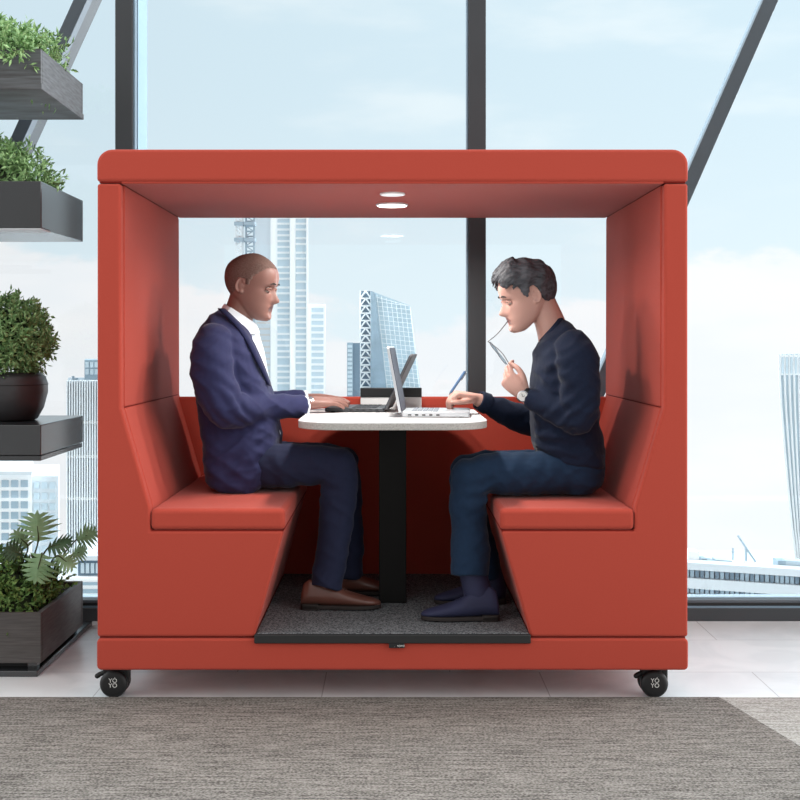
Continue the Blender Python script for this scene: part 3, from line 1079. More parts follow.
def elbow_folds(center, radius, axis, amp, freq):
    axis = Vector(axis).normalized()
    def f(p):
        d = (p - center).length / radius
        if d > 1.6: return 0
        s = (p - center).dot(axis)
        wob = noise.noise(p * 14) * .015
        return amp * math.exp(-d * d * 1.5) * math.sin((s + wob) * freq)
    return f

# ------------------------------------------------------- man in the navy suit
YL = 0.58
manA = None
HA = Head(252.2, 286.0, YL - .01, 66, 1, 14, 10)
HA.skin = M['skin_dark']; HA.bw = .7
bmA = bmesh.new()
HA.build(bmA)
tube(bmA, [P(229, 350, YL), P(233, 332, YL), P(240, 311, YL), P(246, 292, YL - .005)], [.085, .066, .058, .056], n=24, per=5, hint=(0, 1, 0))
stA = [(219, 309, 244, 324, .075), (212, 315, 254, 333, .130), (201, 328, 257, 344, .180), (195, 341, 261, 355, .20),
       (193, 355, 264, 368, .20), (195, 375, 269, 384, .19), (198, 400, 276, 403, .18), (202, 425, 280, 425, .175),
       (204, 448, 281, 446, .198), (206, 468, 277, 466, .206), (210, 481, 270, 481, .204), (217, 487, 262, 488, .19)]
loft(bmA, torso_rings(stA[1:], YL, grow=-.022))
nearsA = [P(214, 341, YL - .165), P(211.5, 355, YL - .190), P(215, 385, YL - .208), P(229, 410, YL - .205), P(262, 408, YL - .10), P(303, 406, .60)]
farsA = [P(216, 341, YL + .165), P(216, 360, YL + .20), P(224, 390, YL + .22), P(240, 408, YL + .22), P(270, 405, YL + .25), P(305, 400, .86)]
tube(bmA, nearsA, [.05, .055, .048, .043, .038, .028], n=16, per=5)
tube(bmA, farsA, [.05, .055, .048, .043, .038, .028], n=16, per=5)
flat = [(10, 12, 8), (8, 10, 8), (8, 12, 10), (10, 14, 12)]
hand(bmA, P(306, 403.5, .605), P(335, 400.5, .655) - P(306, 403.5, .605), (0, -.25, 1), (0, 1, 0), 1.06, flat, (38, 18, 12))
hand(bmA, P(309, 399, .865), P(337, 398, .825) - P(309, 399, .865), (0, .2, 1), (0, -1, 0), 1.06, flat, (38, 18, 12))
legA = ([P(236, 464, YL - .085), P(285, 465.5, YL - .105), P(326, 465.5, YL - .125), P(339, 478, YL - .135), P(337, 515, YL - .14), P(333, 550, .41), P(326, 583, .385), P(325, 591, .383)],
        [P(236, 464, YL + .085), P(290, 462, YL + .09), P(331, 461.5, YL + .085), P(343.5, 475, YL + .08), P(346, 510, YL + .07), P(349, 545, .64), P(346, 577, .638), P(344, 590, .636)])
for lg in legA:
    tube(bmA, lg, [.066, .062, .052, .046, .046, .041, .033, .024], n=16, hint=(0, 1, 0))
meA = fuse(bmA, .0034, 2, .4)
manA = meobj('person', meA, [M['skin_dark'], M['lips_dark']])
tag(manA, 'seated man in a navy suit and white shirt typing on a laptop, cropped hair', 'person')
def paint_lips(o, hd):
    me = o.data
    for p in me.polygons:
        q = hd.loc(p.center)
        if .17 < q.z < .252 and q.x > .3 and abs(q.y) < .098 - abs(q.z - .209) * .9:
            p.material_index = 1
paint_lips(manA, HA)
add_eyes(HA, manA)

# cropped hair: a thin cap that follows the skull
def hairline(x, z):
    lim = np.interp(x, [-.45, -.25, -.14, -.10, -.03, .02, .06, .12, .20, .28, .40], [.22, .26, .40, .585, .60, .46, .50, .64, .72, .80, .84])
    return z > lim
def hair_cap(hd, inf, nm, m, parent, test=hairline, extra=None):
    bm = bmesh.new()
    nz, nt_ = 70, 96
    grid = []
    for j in range(nz + 1):
        z = .18 + .815 * math.sin(PI / 2 * j / nz)
        row = []
        for i in range(nt_):
            t = 2 * PI * i / nt_
            q = head_pt(z, t, 0, 0)
            e_ = extra(q, t) if extra else 0
            row.append((q, bm.verts.new(hd.w(head_pt(z, t, inf + e_, 0)))))
        grid.append(row)
    for j in range(nz):
        for i in range(nt_):
            quad = [grid[j][i], grid[j][(i + 1) % nt_], grid[j + 1][(i + 1) % nt_], grid[j + 1][i]]
            if all(test(q.x, q.z) for q, _ in quad):
                bm.faces.new([v for _, v in quad])
    bm.faces.new([v for _, v in grid[-1]])
    for v in [v for v in bm.verts if not v.link_faces]: bm.verts.remove(v)
    o = meshobj(nm, bm, m, parent)
    md = o.modifiers.new('th', 'SOLIDIFY')
    md.thickness = .0012
    md.offset = -1
    return o
hair_cap(HA, .0015, 'hair', M['stubble'], manA)

# shirt: chest, collar, cuffs
bm = bmesh.new()
stS = [(226, 312, 255, 327, .062), (224, 322, 260, 336, .085), (222, 335, 263.5, 349, .10), (222, 350, 266, 362, .10), (222, 365, 268.5, 375, .085), (225, 385, 270, 390, .07), (230, 432, 281.5, 434, .08), (232, 442, 281, 441, .09)]
loft(bm, torso_rings(stS, YL, p=2.2))
shirt = meobj('shirt', fuse(bm, .005, 3), M['shirt'], manA)
folds(shirt.data, lambda p, n: cloth(p, n, .002, 5))
bm = bmesh.new()
rgs = []
for (bx, by, fx, fy, hw, gr) in ((224.5, 303.5, 251, 321, .066, 0), (222.5, 306, 256, 326, .072, 0), (220, 310.5, 259.5, 332.5, .080, 0), (221, 311, 257, 333, .072, 0), (227, 304.5, 249, 320, .058, 0)):
    rgs += torso_rings([(bx, by, fx, fy, hw)], YL, p=2.1)
loft(bm, rgs, caps=False)
meshobj('collar', bm, M['shirt'], shirt, sub=1)
for sd in (-1, 1):                      # collar points
    bm = bmesh.new()
    poly = [P(256, 324.5, YL + sd * .032), P(244, 316.5, YL + sd * .066), P(230, 307.5, YL + sd * .071), P(226, 312, YL + sd * .080), P(236, 321, YL + sd * .092), P(246, 335, YL + sd * .094), P(259.5, 333.5, YL + sd * .055)]
    off = Vector((.003, sd * .003, .002))
    va = [bm.verts.new(q + off) for q in poly]
    vb = [bm.verts.new(q - off) for q in poly]
    ca, cb = bm.verts.new(P(243, 322, YL + sd * .083) + off), bm.verts.new(P(243, 322, YL + sd * .083) - off)
    for i in range(7):
        j = (i + 1) % 7
        bm.faces.new([va[i], va[j], ca])
        bm.faces.new([vb[j], vb[i], cb])
        bm.faces.new([va[i], vb[i], vb[j], va[j]])
    meshobj('collar_point', bm, M['shirt'], shirt, bevel=.002)
for pts in (nearsA, farsA):
    d = (pts[-1] - pts[-2]).normalized()
    bm = bmesh.new()
    c = pts[-1]
    h = Vector((0, 1, 0))
    u = (h - d * h.dot(d)).normalized()
    w_ = d.cross(u)
    loft(bm, [ringpts(c - d * .03, u * .036, w_ * .040, 24), ringpts(c + d * .012, u * .035, w_ * .039, 24), ringpts(c + d * .013, u * .031, w_ * .035, 24), ringpts(c - d * .02, u * .03, w_ * .034, 24)], caps=False)
    meshobj('shirt_cuff', bm, M['shirt'], shirt)

# jacket
bm = bmesh.new()
loft(bm, torso_rings(stA, YL, p=2.9))
cutn = P(300, 406, .595)
def sleeve(bm, pts, rads, end_cut=.012):
    d = (pts[-1] - pts[-2]).normalized()
    q = list(pts[:-1]) + [pts[-1] - d * end_cut]
    tube(bm, q, rads, n=22, per=6, round_ends=True)
def sleeve2(bm, pts, rads):
    tube(bm, pts, rads, n=22, per=6, round_ends=False)
    ellipsoid(bm, pts[0], (Vector((rads[0], 0, 0)), Vector((0, rads[0], 0)), Vector((0, 0, rads[0]))), 18, 12)
sleeve2(bm, nearsA, [.068, .080, .080, .070, .058, .0425])
sleeve2(bm, farsA, [.068, .078, .074, .066, .056, .0425])
jk = fuse(bm, .0055, 9)
e1 = elbow_folds(P(231, 405, YL - .22), .10, (.75, 0, .65), .0065, 150)
e2 = elbow_folds(P(222, 362, YL - .2), .09, (.5, 0, .85), .004, 120)
e3 = elbow_folds(P(236, 455, YL - .17), .13, (-.5, 0, .85), .0035, 110)
folds(jk, lambda p, n: cloth(p, n, .008, 1) + e1(p) + e2(p) + e3(p))
jacket = meobj('jacket', jk, M['suit'], manA)
for sd in (-1, 1):                      # lapels follow the opening
    bm = bmesh.new()
    base = [(219, 309, .062), (226, 315, .084), (236, 325, .106), (246, 339, .116), (255, 356, .112), (262.5, 371, .092), (268.5, 384, .05)]
    inner = [(225, 309, .068), (233, 317, .078), (244, 328, .086), (253, 342, .086), (260.5, 358, .080), (266.5, 373, .062), (270.5, 386, .03)]
    A_ = [P(x, y, YL + sd * o) for x, y, o in base]
    B_ = [P(x, y, YL + sd * (o + .022)) for x, y, o in inner]
    A_ = [Vector(v) for v in catmull(A_, 4)]
    B_ = [Vector(v) for v in catmull(B_, 4)]
    va = [bm.verts.new(v + Vector((0, sd * .030, 0))) for v in A_]
    vb = [bm.verts.new(v) for v in B_]
    for i in range(len(va) - 1):
        bm.faces.new([va[i], va[i + 1], vb[i + 1], vb[i]])
    lp = meshobj('lapel', bm, M['suitdark'], jacket)
    md = lp.modifiers.new('th', 'SOLIDIFY')
    md.thickness = .008
    md.offset = 0
# cuff buttons
bm = bmesh.new()
cc = P(292, 412, .56)
for q in range(3):
    c = P(288 + q * 4.2, 414.5 - q * .3, .548)
    lathe(bm, [(.0055, 0), (.0055, .003), (.003, .004)], c, axis=Vector((0, -1, -.35)), n=12)
meshobj('cuff_button', bm, M['black'], jacket)

# trousers
bm = bmesh.new()
loft(bm, torso_rings([(209, 446, 277, 446, .165), (208, 462, 272, 462, .172), (213, 478, 262, 478, .165), (222, 486, 252, 487, .14)], YL))
knA, knB = P(338, 466, YL - .13), P(343, 463, YL + .085)
tube(bm, [P(236, 464, YL - .085), P(285, 465.5, YL - .105), P(326, 465.5, YL - .125), P(339, 478, YL - .135), P(337, 515, YL - .14), P(333, 550, .41), P(325.5, 588, .385)],
     [.088, .084, .074, .072, .066, .060, .062], n=22, hint=(0, 1, 0), round_ends=False)
ellipsoid(bm, P(339.5, 464.5, YL - .128), (Vector((.064, 0, 0)), Vector((0, .068, 0)), Vector((0, 0, .062))), 18, 12)
tube(bm, [P(236, 464, YL + .085), P(290, 462, YL + .09), P(331, 461.5, YL + .085), P(343.5, 475, YL + .08), P(346, 510, YL + .07), P(349, 545, .64), P(347, 577, .64)],
     [.086, .080, .070, .066, .062, .060, .062], n=22, hint=(0, 1, 0), round_ends=False)
ellipsoid(bm, P(343.5, 461, YL + .085), (Vector((.060, 0, 0)), Vector((0, .066, 0)), Vector((0, 0, .058))), 18, 12)
tr = fuse(bm, .0055, 4)
k1 = elbow_folds(P(332, 484, YL - .13), .10, (.3, 0, 1), .005, 150)
k2 = elbow_folds(P(280, 470, YL - .1), .14, (1, 0, .35), .003, 90)
folds(tr, lambda p, n: cloth(p, n, .006, 9) + k1(p) + k2(p))
meobj('trousers', tr, M['trouser'], manA)
shoe(manA, (381, 0), (301, 0), .108, .38, .38, None, M['brownleather'], M['sole'], M['laces'])
shoe(manA, (396, 0), (322, 0), .105, .645, .63, None, M['brownleather'], M['sole'], M['laces'])
# bracelet on the near wrist
bm = bmesh.new()
d = (P(335, 400.5, .655) - P(306, 403.5, .605)).normalized()
c = P(309, 403.2, .61)
u = (Vector((0, 1, 0)) - d * d.y).normalized()
w_ = d.cross(u)
for off, m_ in ((0, 0), (.007, 0)):
    loft(bm, [ringpts(c + d * (off + .0), u * .0305, w_ * .0245, 26), ringpts(c + d * (off + .005), u * .0305, w_ * .0245, 26)])
br_ = meshobj('bracelet', bm, M['steel'], manA)
br_['label'] = 'steel bracelet on the near wrist'

# --------------------------------------------------- man in the dark sweater
YR = 0.42
HB = Head(525.5, 296.5, YR - .01, 66, -1, 10, 15)
HB.skin = M['skin_light']; HB.bw = .9
bmB = bmesh.new()
HB.build(bmB)
tube(bmB, [P(561, 352, YR), P(554.5, 336, YR), P(548.5, 319, YR), P(541, 302, YR - .005)], [.085, .064, .056, .054], n=24, per=5, hint=(0, 1, 0))
stB = [(562, 318, 539, 339, .075), (569, 321, 536.5, 346, .125), (580, 333, 534.5, 356, .178), (588, 350, 533, 368, .20),
       (593, 372, 531.5, 385, .195), (596, 397, 530, 404, .185), (598.5, 420, 530.5, 424, .178), (601, 438, 532, 440, .18), (604, 455, 536, 450, .185), (604, 466, 541, 456, .18)]
loft(bmB, torso_rings(stB[1:] + [(600, 482, 550, 470, .17)], YR, grow=-.022))
nearsB = [P(573, 347, YR - .165), P(577, 362, YR - .188), P(580, 392, YR - .200), P(577, 417, YR - .19), P(556, 408, YR - .15), P(530, 398, YR - .10)]
farsB = [P(566, 347, YR + .165), P(560, 365, YR + .20), P(548, 400, YR + .23), P(535, 420, YR + .24), P(510, 414, YR + .20), P(479.5, 400.5, YR + .14)]
tube(bmB, nearsB, [.05, .052, .046, .043, .036, .027], n=16, per=5)
tube(bmB, farsB, [.05, .052, .046, .043, .036, .027], n=16, per=5)
nw = P(525, 395.5, YR - .098)
nf = P(502.5, 373, YR - .085) - nw
curl = [(28, 40, 24), (40, 52, 30), (50, 58, 36), (56, 62, 40)]
tipsN = hand(bmB, nw, nf, (-.55, -.75, -.35), (.75, 0, .6), .98, curl, (30, 22, 26))
fw = P(475.5, 398.5, YR + .137)
ff = P(449, 393, YR + .100) - fw
curl2 = [(46, 46, 20), (52, 52, 28), (58, 56, 32), (60, 58, 34)]
tipsF = hand(bmB, fw, ff, (-.05, -.15, 1), (0, -1, 0), .98, curl2, (30, 18, 14))
legB = ([P(576, 471, YR - .085), P(520, 474, YR - .105), P(482, 474.5, YR - .118), P(468.5, 488, YR - .125), P(469, 525, YR - .14), P(470.5, 555, .24), P(472, 583, .222), P(478, 606, .205)],
        [P(576, 471, YR + .085), P(520, 470, YR + .09), P(480, 469, YR + .085), P(466, 482, YR + .08), P(474, 520, YR + .07), P(484, 560, .47), P(488, 580, .468), P(491, 592, .466)])
for lg in legB:
    tube(bmB, lg, [.064, .06, .052, .046, .044, .039, .035, .030], n=16, hint=(0, 1, 0))
meB = fuse(bmB, .0034, 2, .4)
manB = meobj('person', meB, [M['skin_light'], M['lips_light']])
tag(manB, 'seated man in a black sweater writing and chewing on his spectacles, dark wavy hair', 'person')
paint_lips(manB, HB)
add_eyes(HB, manB)

# wavy hair: a full shell and swept-back locks on it
def hl2(x, z):
    lim = np.interp(x, [-.5, -.25, -.15, -.10, -.03, .02, .06, .12, .20, .28, .40], [.30, .33, .42, .60, .62, .50, .47, .56, .70, .77, .80])
    return z > lim
def thick(q, t=0):
    top = max(0.0, min(1.0, (q.z - .62) / .3))
    fr = max(0.0, min(1.0, (q.x + .1) / .38))
    back = max(0.0, min(1.0, (-q.x - .1) / .3))
    return .030 + .055 * top + .070 * top * fr + .022 * back
def wave(p, n):
    q = HB.loc(p)
    s = q.x * 1.0 + .45 * q.z + .10 * noise.noise(Vector((q.x * 4, q.y * 7, q.z * 4)))
    strand = noise.noise(Vector((q.x * 7 + 3, q.y * 34, (q.z + .5 * q.x) * 16)))
    return HB.S * (.012 * math.sin(s * 22) + .006 * strand)
cap = hair_cap(HB, .004, 'tmp_hair', M['hair'], None, hl2, thick)
bm = bmesh.new()
dg = bpy.context.evaluated_depsgraph_get()
cap.modifiers['th'].thickness = .022
dg.update()
mm = bpy.data.meshes.new_from_object(cap.evaluated_get(dg))
bm.from_mesh(mm)
bpy.data.objects.remove(cap)
rnd = random.Random(5)
def surf(z, t, inf):
    q = head_pt(z, t, 0, 0)
    return HB.w(head_pt(z, t, inf + thick(q), 0))
for i in range(120):
    # each lock starts near the hairline and runs back over the skull
    t0 = rnd.uniform(-1.25, 1.25)
    z0 = rnd.uniform(.80, .93) - .20 * min(1, abs(t0) / 1.2)
    pts = []
    lift = rnd.uniform(-.004, .012)
    for q in range(7):
        f = q / 6
        tt = t0 + math.copysign(f * rnd.uniform(.9, 1.3), t0 if abs(t0) > .05 else rnd.choice((-1, 1)))
        zz = min(.985, z0 + .12 * math.sin(PI * f * .8) - .06 * f)
        pts.append(surf(zz, tt, lift + .008 * math.sin(f * 7 + i)))
    tube(bm, pts, [.002, .0045, .0055, .0055, .005, .004, .002], n=7, per=3)
for i in range(26):   # quiff curling forward and up over the forehead
    y = rnd.uniform(-.17, .17)
    h0 = rnd.uniform(0, 1)
    pts = []
    for q in range(7):
        a_ = math.radians(-35 + 32 * q)
        rr = .070 + .022 * h0
        pts.append(HB.w((.335 - .02 * h0 + rr * math.cos(a_) - .6 * y * y - .018 * q, y + .012 * math.sin(q + i), .865 + rr * .80 * math.sin(a_) + .005 * q)))
    tube(bm, pts, [.004, .006, .007, .007, .0065, .006, .004], n=8, per=3)
hm = fuse(bm, .0030, 2, .4)
folds(hm, wave)
hairB = meobj('hair', hm, M['hair'], manB)

# sweater
bm = bmesh.new()
loft(bm, torso_rings(stB, YR))
sleeve2(bm, nearsB, [.066, .076, .074, .068, .056, .038])
sleeve2(bm, farsB, [.066, .072, .066, .062, .052, .037])
sw = fuse(bm, .0055, 9)
e1 = elbow_folds(P(574, 412, YR - .2), .10, (-.7, 0, .7), .006, 150)
e2 = elbow_folds(P(560, 440, YR - .15), .12, (.15, 0, 1), .006, 120)
e3 = elbow_folds(P(560, 365, YR - .18), .09, (-.4, 0, .9), .0035, 130)
folds(sw, lambda p, n: cloth(p, n, .008, 21) + e1(p) + e2(p) + e3(p))
sweater = meobj('sweater', sw, M['sweater'], manB)
bm = bmesh.new()                         # ribbed neckband, cuffs, hem
rgs = torso_rings([(559, 315.5, 541, 336.5, .066), (562.5, 316.5, 538.5, 339.5, .076), (564, 319, 538, 342, .082), (561, 320, 541, 341, .072)], YR, p=2.1)
loft(bm, rgs, caps=False)
meshobj('neckband', bm, M['sweater'], sweater, sub=1)
for pts in (nearsB, farsB):
    d = (pts[-1] - pts[-2]).normalized()
    u = (Vector((0, 1, 0)) - d * d.y).normalized()
    w_ = d.cross(u)
    bm = bmesh.new()
    c = pts[-1]
    loft(bm, [ringpts(c - d * .035, u * .042, w_ * .042, 24), ringpts(c - d * .004, u * .039, w_ * .039, 24), ringpts(c + d * .004, u * .037, w_ * .037, 24), ringpts(c + d * .004, u * .03, w_ * .03, 24)], caps=False)
    meshobj('cuff', bm, M['sweater'], sweater)
# trousers
bm = bmesh.new()
loft(bm, torso_rings([(603, 452, 540, 448, .168), (604, 466, 540, 460, .175), (600, 482, 548, 478, .168), (590, 491, 560, 490, .14)], YR))
tube(bm, [P(576, 471, YR - .085), P(520, 474, YR - .105), P(482, 474.5, YR - .118), P(468.5, 488, YR - .125), P(469, 525, YR - .14), P(470.5, 555, .24), P(470, 576, .225)],
     [.084, .080, .074, .070, .068, .070, .072], n=22, hint=(0, 1, 0), round_ends=False)
ellipsoid(bm, P(468.5, 475, YR - .122), (Vector((.064, 0, 0)), Vector((0, .068, 0)), Vector((0, 0, .064))), 18, 12)
tube(bm, [P(576, 471, YR + .085), P(520, 470, YR + .09), P(480, 469, YR + .085), P(466, 482, YR + .08), P(474, 520, YR + .07), P(484, 560, .47), P(487, 578, .47)],
     [.082, .076, .068, .064, .058, .056, .056], n=22, hint=(0, 1, 0), round_ends=False)
ellipsoid(bm, P(466, 469, YR + .083), (Vector((.058, 0, 0)), Vector((0, .066, 0)), Vector((0, 0, .056))), 18, 12)
tr = fuse(bm, .0055, 4)
k1 = elbow_folds(P(478, 492, YR - .13), .11, (-.3, 0, 1), .0045, 130)
k2 = elbow_folds(P(525, 470, YR - .1), .15, (1, 0, -.5), .0035, 100)
folds(tr, lambda p, n: cloth(p, n, .006, 31) + k1(p) + k2(p))
meobj('trousers', tr, M['jeans'], manB)
shoe(manB, (421, 0), (499, 0), .118, .20, .20, None, M['bootleather'], M['sole'], M['bootleather'], True, 'ankle_boot')
shoe(manB, (434, 0), (505, 0), .115, .475, .46, None, M['bootleather'], M['sole'], M['bootleather'], True, 'ankle_boot')
for x, y0, y1, Y in ((472, 565, 590, .225), (487, 562, 585, .47)):
    bm = bmesh.new()
    tube(bm, [P(x - 1, y0, Y), P(x + 2, (y0 + y1) / 2, Y), P(x + 6, y1 + 4, Y)], [.048, .050, .052], n=18, per=4)
    meshobj('boot_shaft', bm, M['bootleather'], manB)
# wristwatch
bm = bmesh.new()
d = nf.normalized()
c = P(524, 394.5, YR - .098)
u = (Vector((-.55, -.75, -.35)) - d * d.dot(Vector((-.55, -.75, -.35)))).normalized()
w_ = d.cross(u)
loft(bm, [ringpts(c - d * .008, u * .0275, w_ * .0325, 28), ringpts(c + d * .010, u * .0275, w_ * .0325, 28)])
wt = meshobj('wristwatch', bm, M['black'], manB, bevel=.001)
ax = (u * .6 + Vector((0, -1, 0)) * .75).normalized()
c2 = c + ax * .027
bm = bmesh.new()
lathe(bm, [(.019, -.006), (.0215, -.002), (.0215, .003), (.0185, .0055)], c2, axis=ax, n=32)
wc = meshobj('watch_case', bm, M['steel'], wt)
bm = bmesh.new()
lathe(bm, [(.0175, .004), (.0175, .0062)], c2, axis=ax, n=32)
dial = meshobj('watch_dial', bm, M['dial'], wt)
bm = bmesh.new()
s1 = w_.normalized()
s2 = ax.cross(s1).normalized()
for v_, ln in ((s1 * .5 + s2 * .8, .012), (s1 * .9 - s2 * .3, .009)):
    cyl(bm, c2 + ax * .0068, c2 + ax * .0068 + v_.normalized() * ln, .0008, 6)
meshobj('watch_hand', bm, M['black'], wt)

# spectacles hanging from mouth to hand
gl_ = empty('spectacles', P(487, 342, .33))
tag(gl_, 'thin metal spectacles held between the mouth and the raised hand', 'glasses')
mouth = HB.w((.385, .05, .207))
hA = P(488, 341.5, .34)
gripp = P(506, 365.5, .325)
fd = (gripp - hA)
fl = fd.length
fd.normalize()
# lenses stand nearly edge-on to the camera
ld = Vector((.55, .75, -.35))
ld = (ld - fd * ld.dot(fd)).normalized()
for q in range(2):
    cl = hA + fd * fl * (.27 + .46 * q) + ld * .019
    ring_ = [cl + fd * (.026 * math.cos(a)) + ld * (.019 * math.sin(a)) for a in [2 * PI * i / 24 for i in range(25)]]
    bm = bmesh.new()
    tube(bm, ring_, .0014, n=6, per=1, round_ends=False)
    rm = meshobj('rim', bm, M['glassframe'], gl_)
    bm = bmesh.new()
    nn = fd.cross(ld)
    loft(bm, [[v - nn * .0008 for v in ring_[:-1]], [v + nn * .0008 for v in ring_[:-1]]])
    meshobj('lens', bm, GL, rm)
bm = bmesh.new()
tube(bm, [hA + fd * fl * .44 + ld * .01, hA + fd * fl * .5 + ld * .006, hA + fd * fl * .56 + ld * .01], .0013, n=6)
meshobj('bridge', bm, M['glassframe'], gl_)
bm = bmesh.new()
tube(bm, [hA, P(497.5, 333.8, .345), mouth], [.0017, .0015, .0020], n=8)
meshobj('temple', bm, M['glassframe'], gl_)
bm = bmesh.new()
tube(bm, [hA, P(495, 346.5, .325), P(502.5, 353.5, .32), P(509.5, 364.5, .318)], [.0017, .0015, .0015, .0018], n=8)
meshobj('temple', bm, M['glassframe'], gl_)
# pen
tipP = P(453.2, 389, YR + .066)
endP = P(465, 371.5, YR + .060)
pen = empty('ballpoint_pen', tipP)
tag(pen, 'blue pen in the writing hand of the man in the sweater', 'pen')
dd = (endP - tipP)
bm = bmesh.new()
tip2 = tipP - dd * .35
cyl(bm, tipP + dd * -.2, endP, .0052, 14)
meshobj('barrel', bm, M['penblue'], pen)
bm = bmesh.new()
cyl(bm, tip2, tipP - dd * .2, .001, 12, .0050)
meshobj('tip', bm, M['steel'], pen)
bm = bmesh.new()
sidev = dd.normalized().cross(Vector((0, 1, 0))).normalized()
cyl(bm, endP - dd * .45 - sidev * .0072, endP - sidev * .0072, .0016, 8)
cyl(bm, endP - sidev * .009, endP + dd.normalized() * .002 + sidev * .002, .002, 8)
meshobj('clip', bm, M['steel'], pen)
# -------------------------------------------------------------- plant shelving
PX = X(41, .32)                       # right-hand faces of every box
YA, YBK = .32, .906
stand = empty('plant_stand', (-1.7, .6, 0))
tag(stand, 'black steel plant stand with a base plate and a thick shelf left of the booth', 'stand')
boxobj('base_plate', (-2.25, -1.299, .305, 1.09, 0.0, 0.022), M['planter'], stand, bevel=.003)
boxobj('shelf', (-2.2, PX, YA, YBK, Z(455.5, YA), Z(425, YA)), M['planter'], stand, bevel=.003)
boxobj('shelf_underboard', (-2.2, PX - .002, YA + .003, YBK - .003, Z(461, YA), Z(456, YA)), M['planter'], stand, bevel=.002)
for y in (.46, .78):
    boxobj('post', (-2.19, -2.14, y - .025, y + .025, .02, 2.9), M['planter'], stand, bevel=.003)
    for z in (Z(243, YA) , 2.098):
        boxobj('bracket', (-2.14, -1.75, y - .02, y + .02, z - .012, z + .010), M['planter'], stand, bevel=.002)

rl = random.Random(11)
def leaf(bm, p, d, n, L, wd):
    s = d.cross(n).normalized() * wd
    dn = n * wd * .35
    a = bm.verts.new(p)
    b = bm.verts.new(p + d * L * .45 + s - dn)
    c = bm.verts.new(p + d * L - n * L * .12)
    e = bm.verts.new(p + d * L * .45 - s - dn)
    m = bm.verts.new(p + d * L * .5 + dn * .4)
    bm.faces.new([a, b, m]); bm.faces.new([b, c, m]); bm.faces.new([a, m, e]); bm.faces.new([e, m, c])
def rvec():
    while True:
        v = Vector((rl.uniform(-1, 1), rl.uniform(-1, 1), rl.uniform(-1, 1)))
        if .05 < v.length < 1: return v.normalized()
def bush(parent, c, ax, n, L, m, wr=.2, lump=.16, zmin=-.35, core=True, rim=None):
    c = Vector(c)
    rx, ry, rz = ax
    if core:
        bm = bmesh.new()
        bmesh.ops.create_icosphere(bm, subdivisions=4, radius=1)
        for v in bm.verts:
            q = v.co.copy()
            f = .80 + lump * noise.noise(q * 2.6 + c * 3)
            z = max(q.z, zmin)
            v.co = c + Vector((q.x * rx * f, q.y * ry * f, z * rz * f))
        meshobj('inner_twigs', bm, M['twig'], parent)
    bm = bmesh.new()
    k = 0
    while k < n:
        q = rvec()
        if q.z < zmin - .15: continue
        f = 1 + lump * noise.noise(q * 2.6 + c * 3) + .10 * noise.noise(q * 9 + c)
        r_ = f * rl.uniform(.78, 1.02)
        base = c + Vector((q.x * rx, q.y * ry, q.z * rz)) * r_
        if rim is not None and base.z < rim + .02 and (base.x > PX - .03 or base.y < YA + .012): continue
        out = Vector((q.x / rx, q.y / ry, q.z / rz)).normalized()
        # a sprig of leaves around one twig tip
        tw = (out + rvec() * .55 + Vector((0, 0, .25))).normalized()
        for j in range(6):
            d = (tw * rl.uniform(.4, 1) + rvec() * .75).normalized()
            nn = (rvec() + out * .8)
            nn = (nn - d * nn.dot(d))
            if nn.length < .1: continue
            if rim is not None and (base + tw * L * .28 * j + d * L).z < rim + .008 and (base + d * L).x > PX - .05: continue
            leaf(bm, base + tw * L * .28 * j, d, nn.normalized(), L * rl.uniform(.7, 1.15), L * wr * rl.uniform(.8, 1.2))
            k += 1
    return meshobj('foliage', bm, m, parent, smooth=False)

def open_box(name, x0, x1, y0, y1, z0, z1, th, m, parent, bevel=.003):
    bm = bmesh.new()
    box(bm, x0, x1, y0, y0 + th, z0, z1)
    box(bm, x0, x1, y1 - th, y1, z0, z1)
    box(bm, x0, x0 + th, y0 + th, y1 - th, z0, z1)
    box(bm, x1 - th, x1, y0 + th, y1 - th, z0, z1)
    box(bm, x0 + th, x1 - th, y0 + th, y1 - th, z0, z0 + th)
    return meshobj(name, bm, m, parent, bevel=bevel)

# top wooden box
p1 = empty('planter_box', (-1.7, .61, 2.11))
tag(p1, 'grey stained wood planter box hanging highest at the upper left, with green shrub', 'planter')
z0, z1 = Z(89, YA), Z(48.5, YA)
open_box('box', -2.13, PX, YA, YBK, z0, z1, .02, M['woodgrey'], p1)
boxobj('bottom_board', (-2.13, PX + .003, YA - .003, YBK + .003, z0 - .001, z0 + .022), M['woodgrey'], p1, bevel=.002)
boxobj('soil', (-2.1, PX - .02, YA + .02, YBK - .02, z1 - .05, z1 - .03), M['soil'], p1)
bush(p1, (-1.68, .60, z1 - .02), (.385, .29, .20), 6200, .034, M['leaf'], .17, rim=z1)
bush(p1, (-1.49, .315, z1 - .015), (.15, .045, .085), 1100, .034, M['leaf'], .17, core=False)
# second metal box
p2 = empty('planter_box', (-1.7, .61, 1.62))
tag(p2, 'black metal planter box with pale lower lip, second from the top at upper left', 'planter')
z0, z1 = Z(228, YA), Z(181, YA)
open_box('box', -2.13, PX, YA, YBK, z0, z1, .006, M['planter'], p2)
boxobj('lower_lip', (-2.13, PX + .001, YA - .002, YA + .12, z0 - .006, z0 - .001), M['lip'], p2, bevel=.001)
boxobj('soil', (-2.1, PX - .02, YA + .02, YBK - .02, z1 - .05, z1 - .03), M['soil'], p2)
bush(p2, (-1.66, .60, z1 - .03), (.345, .275, .205), 6400, .034, M['leaf'], .17, rim=z1)
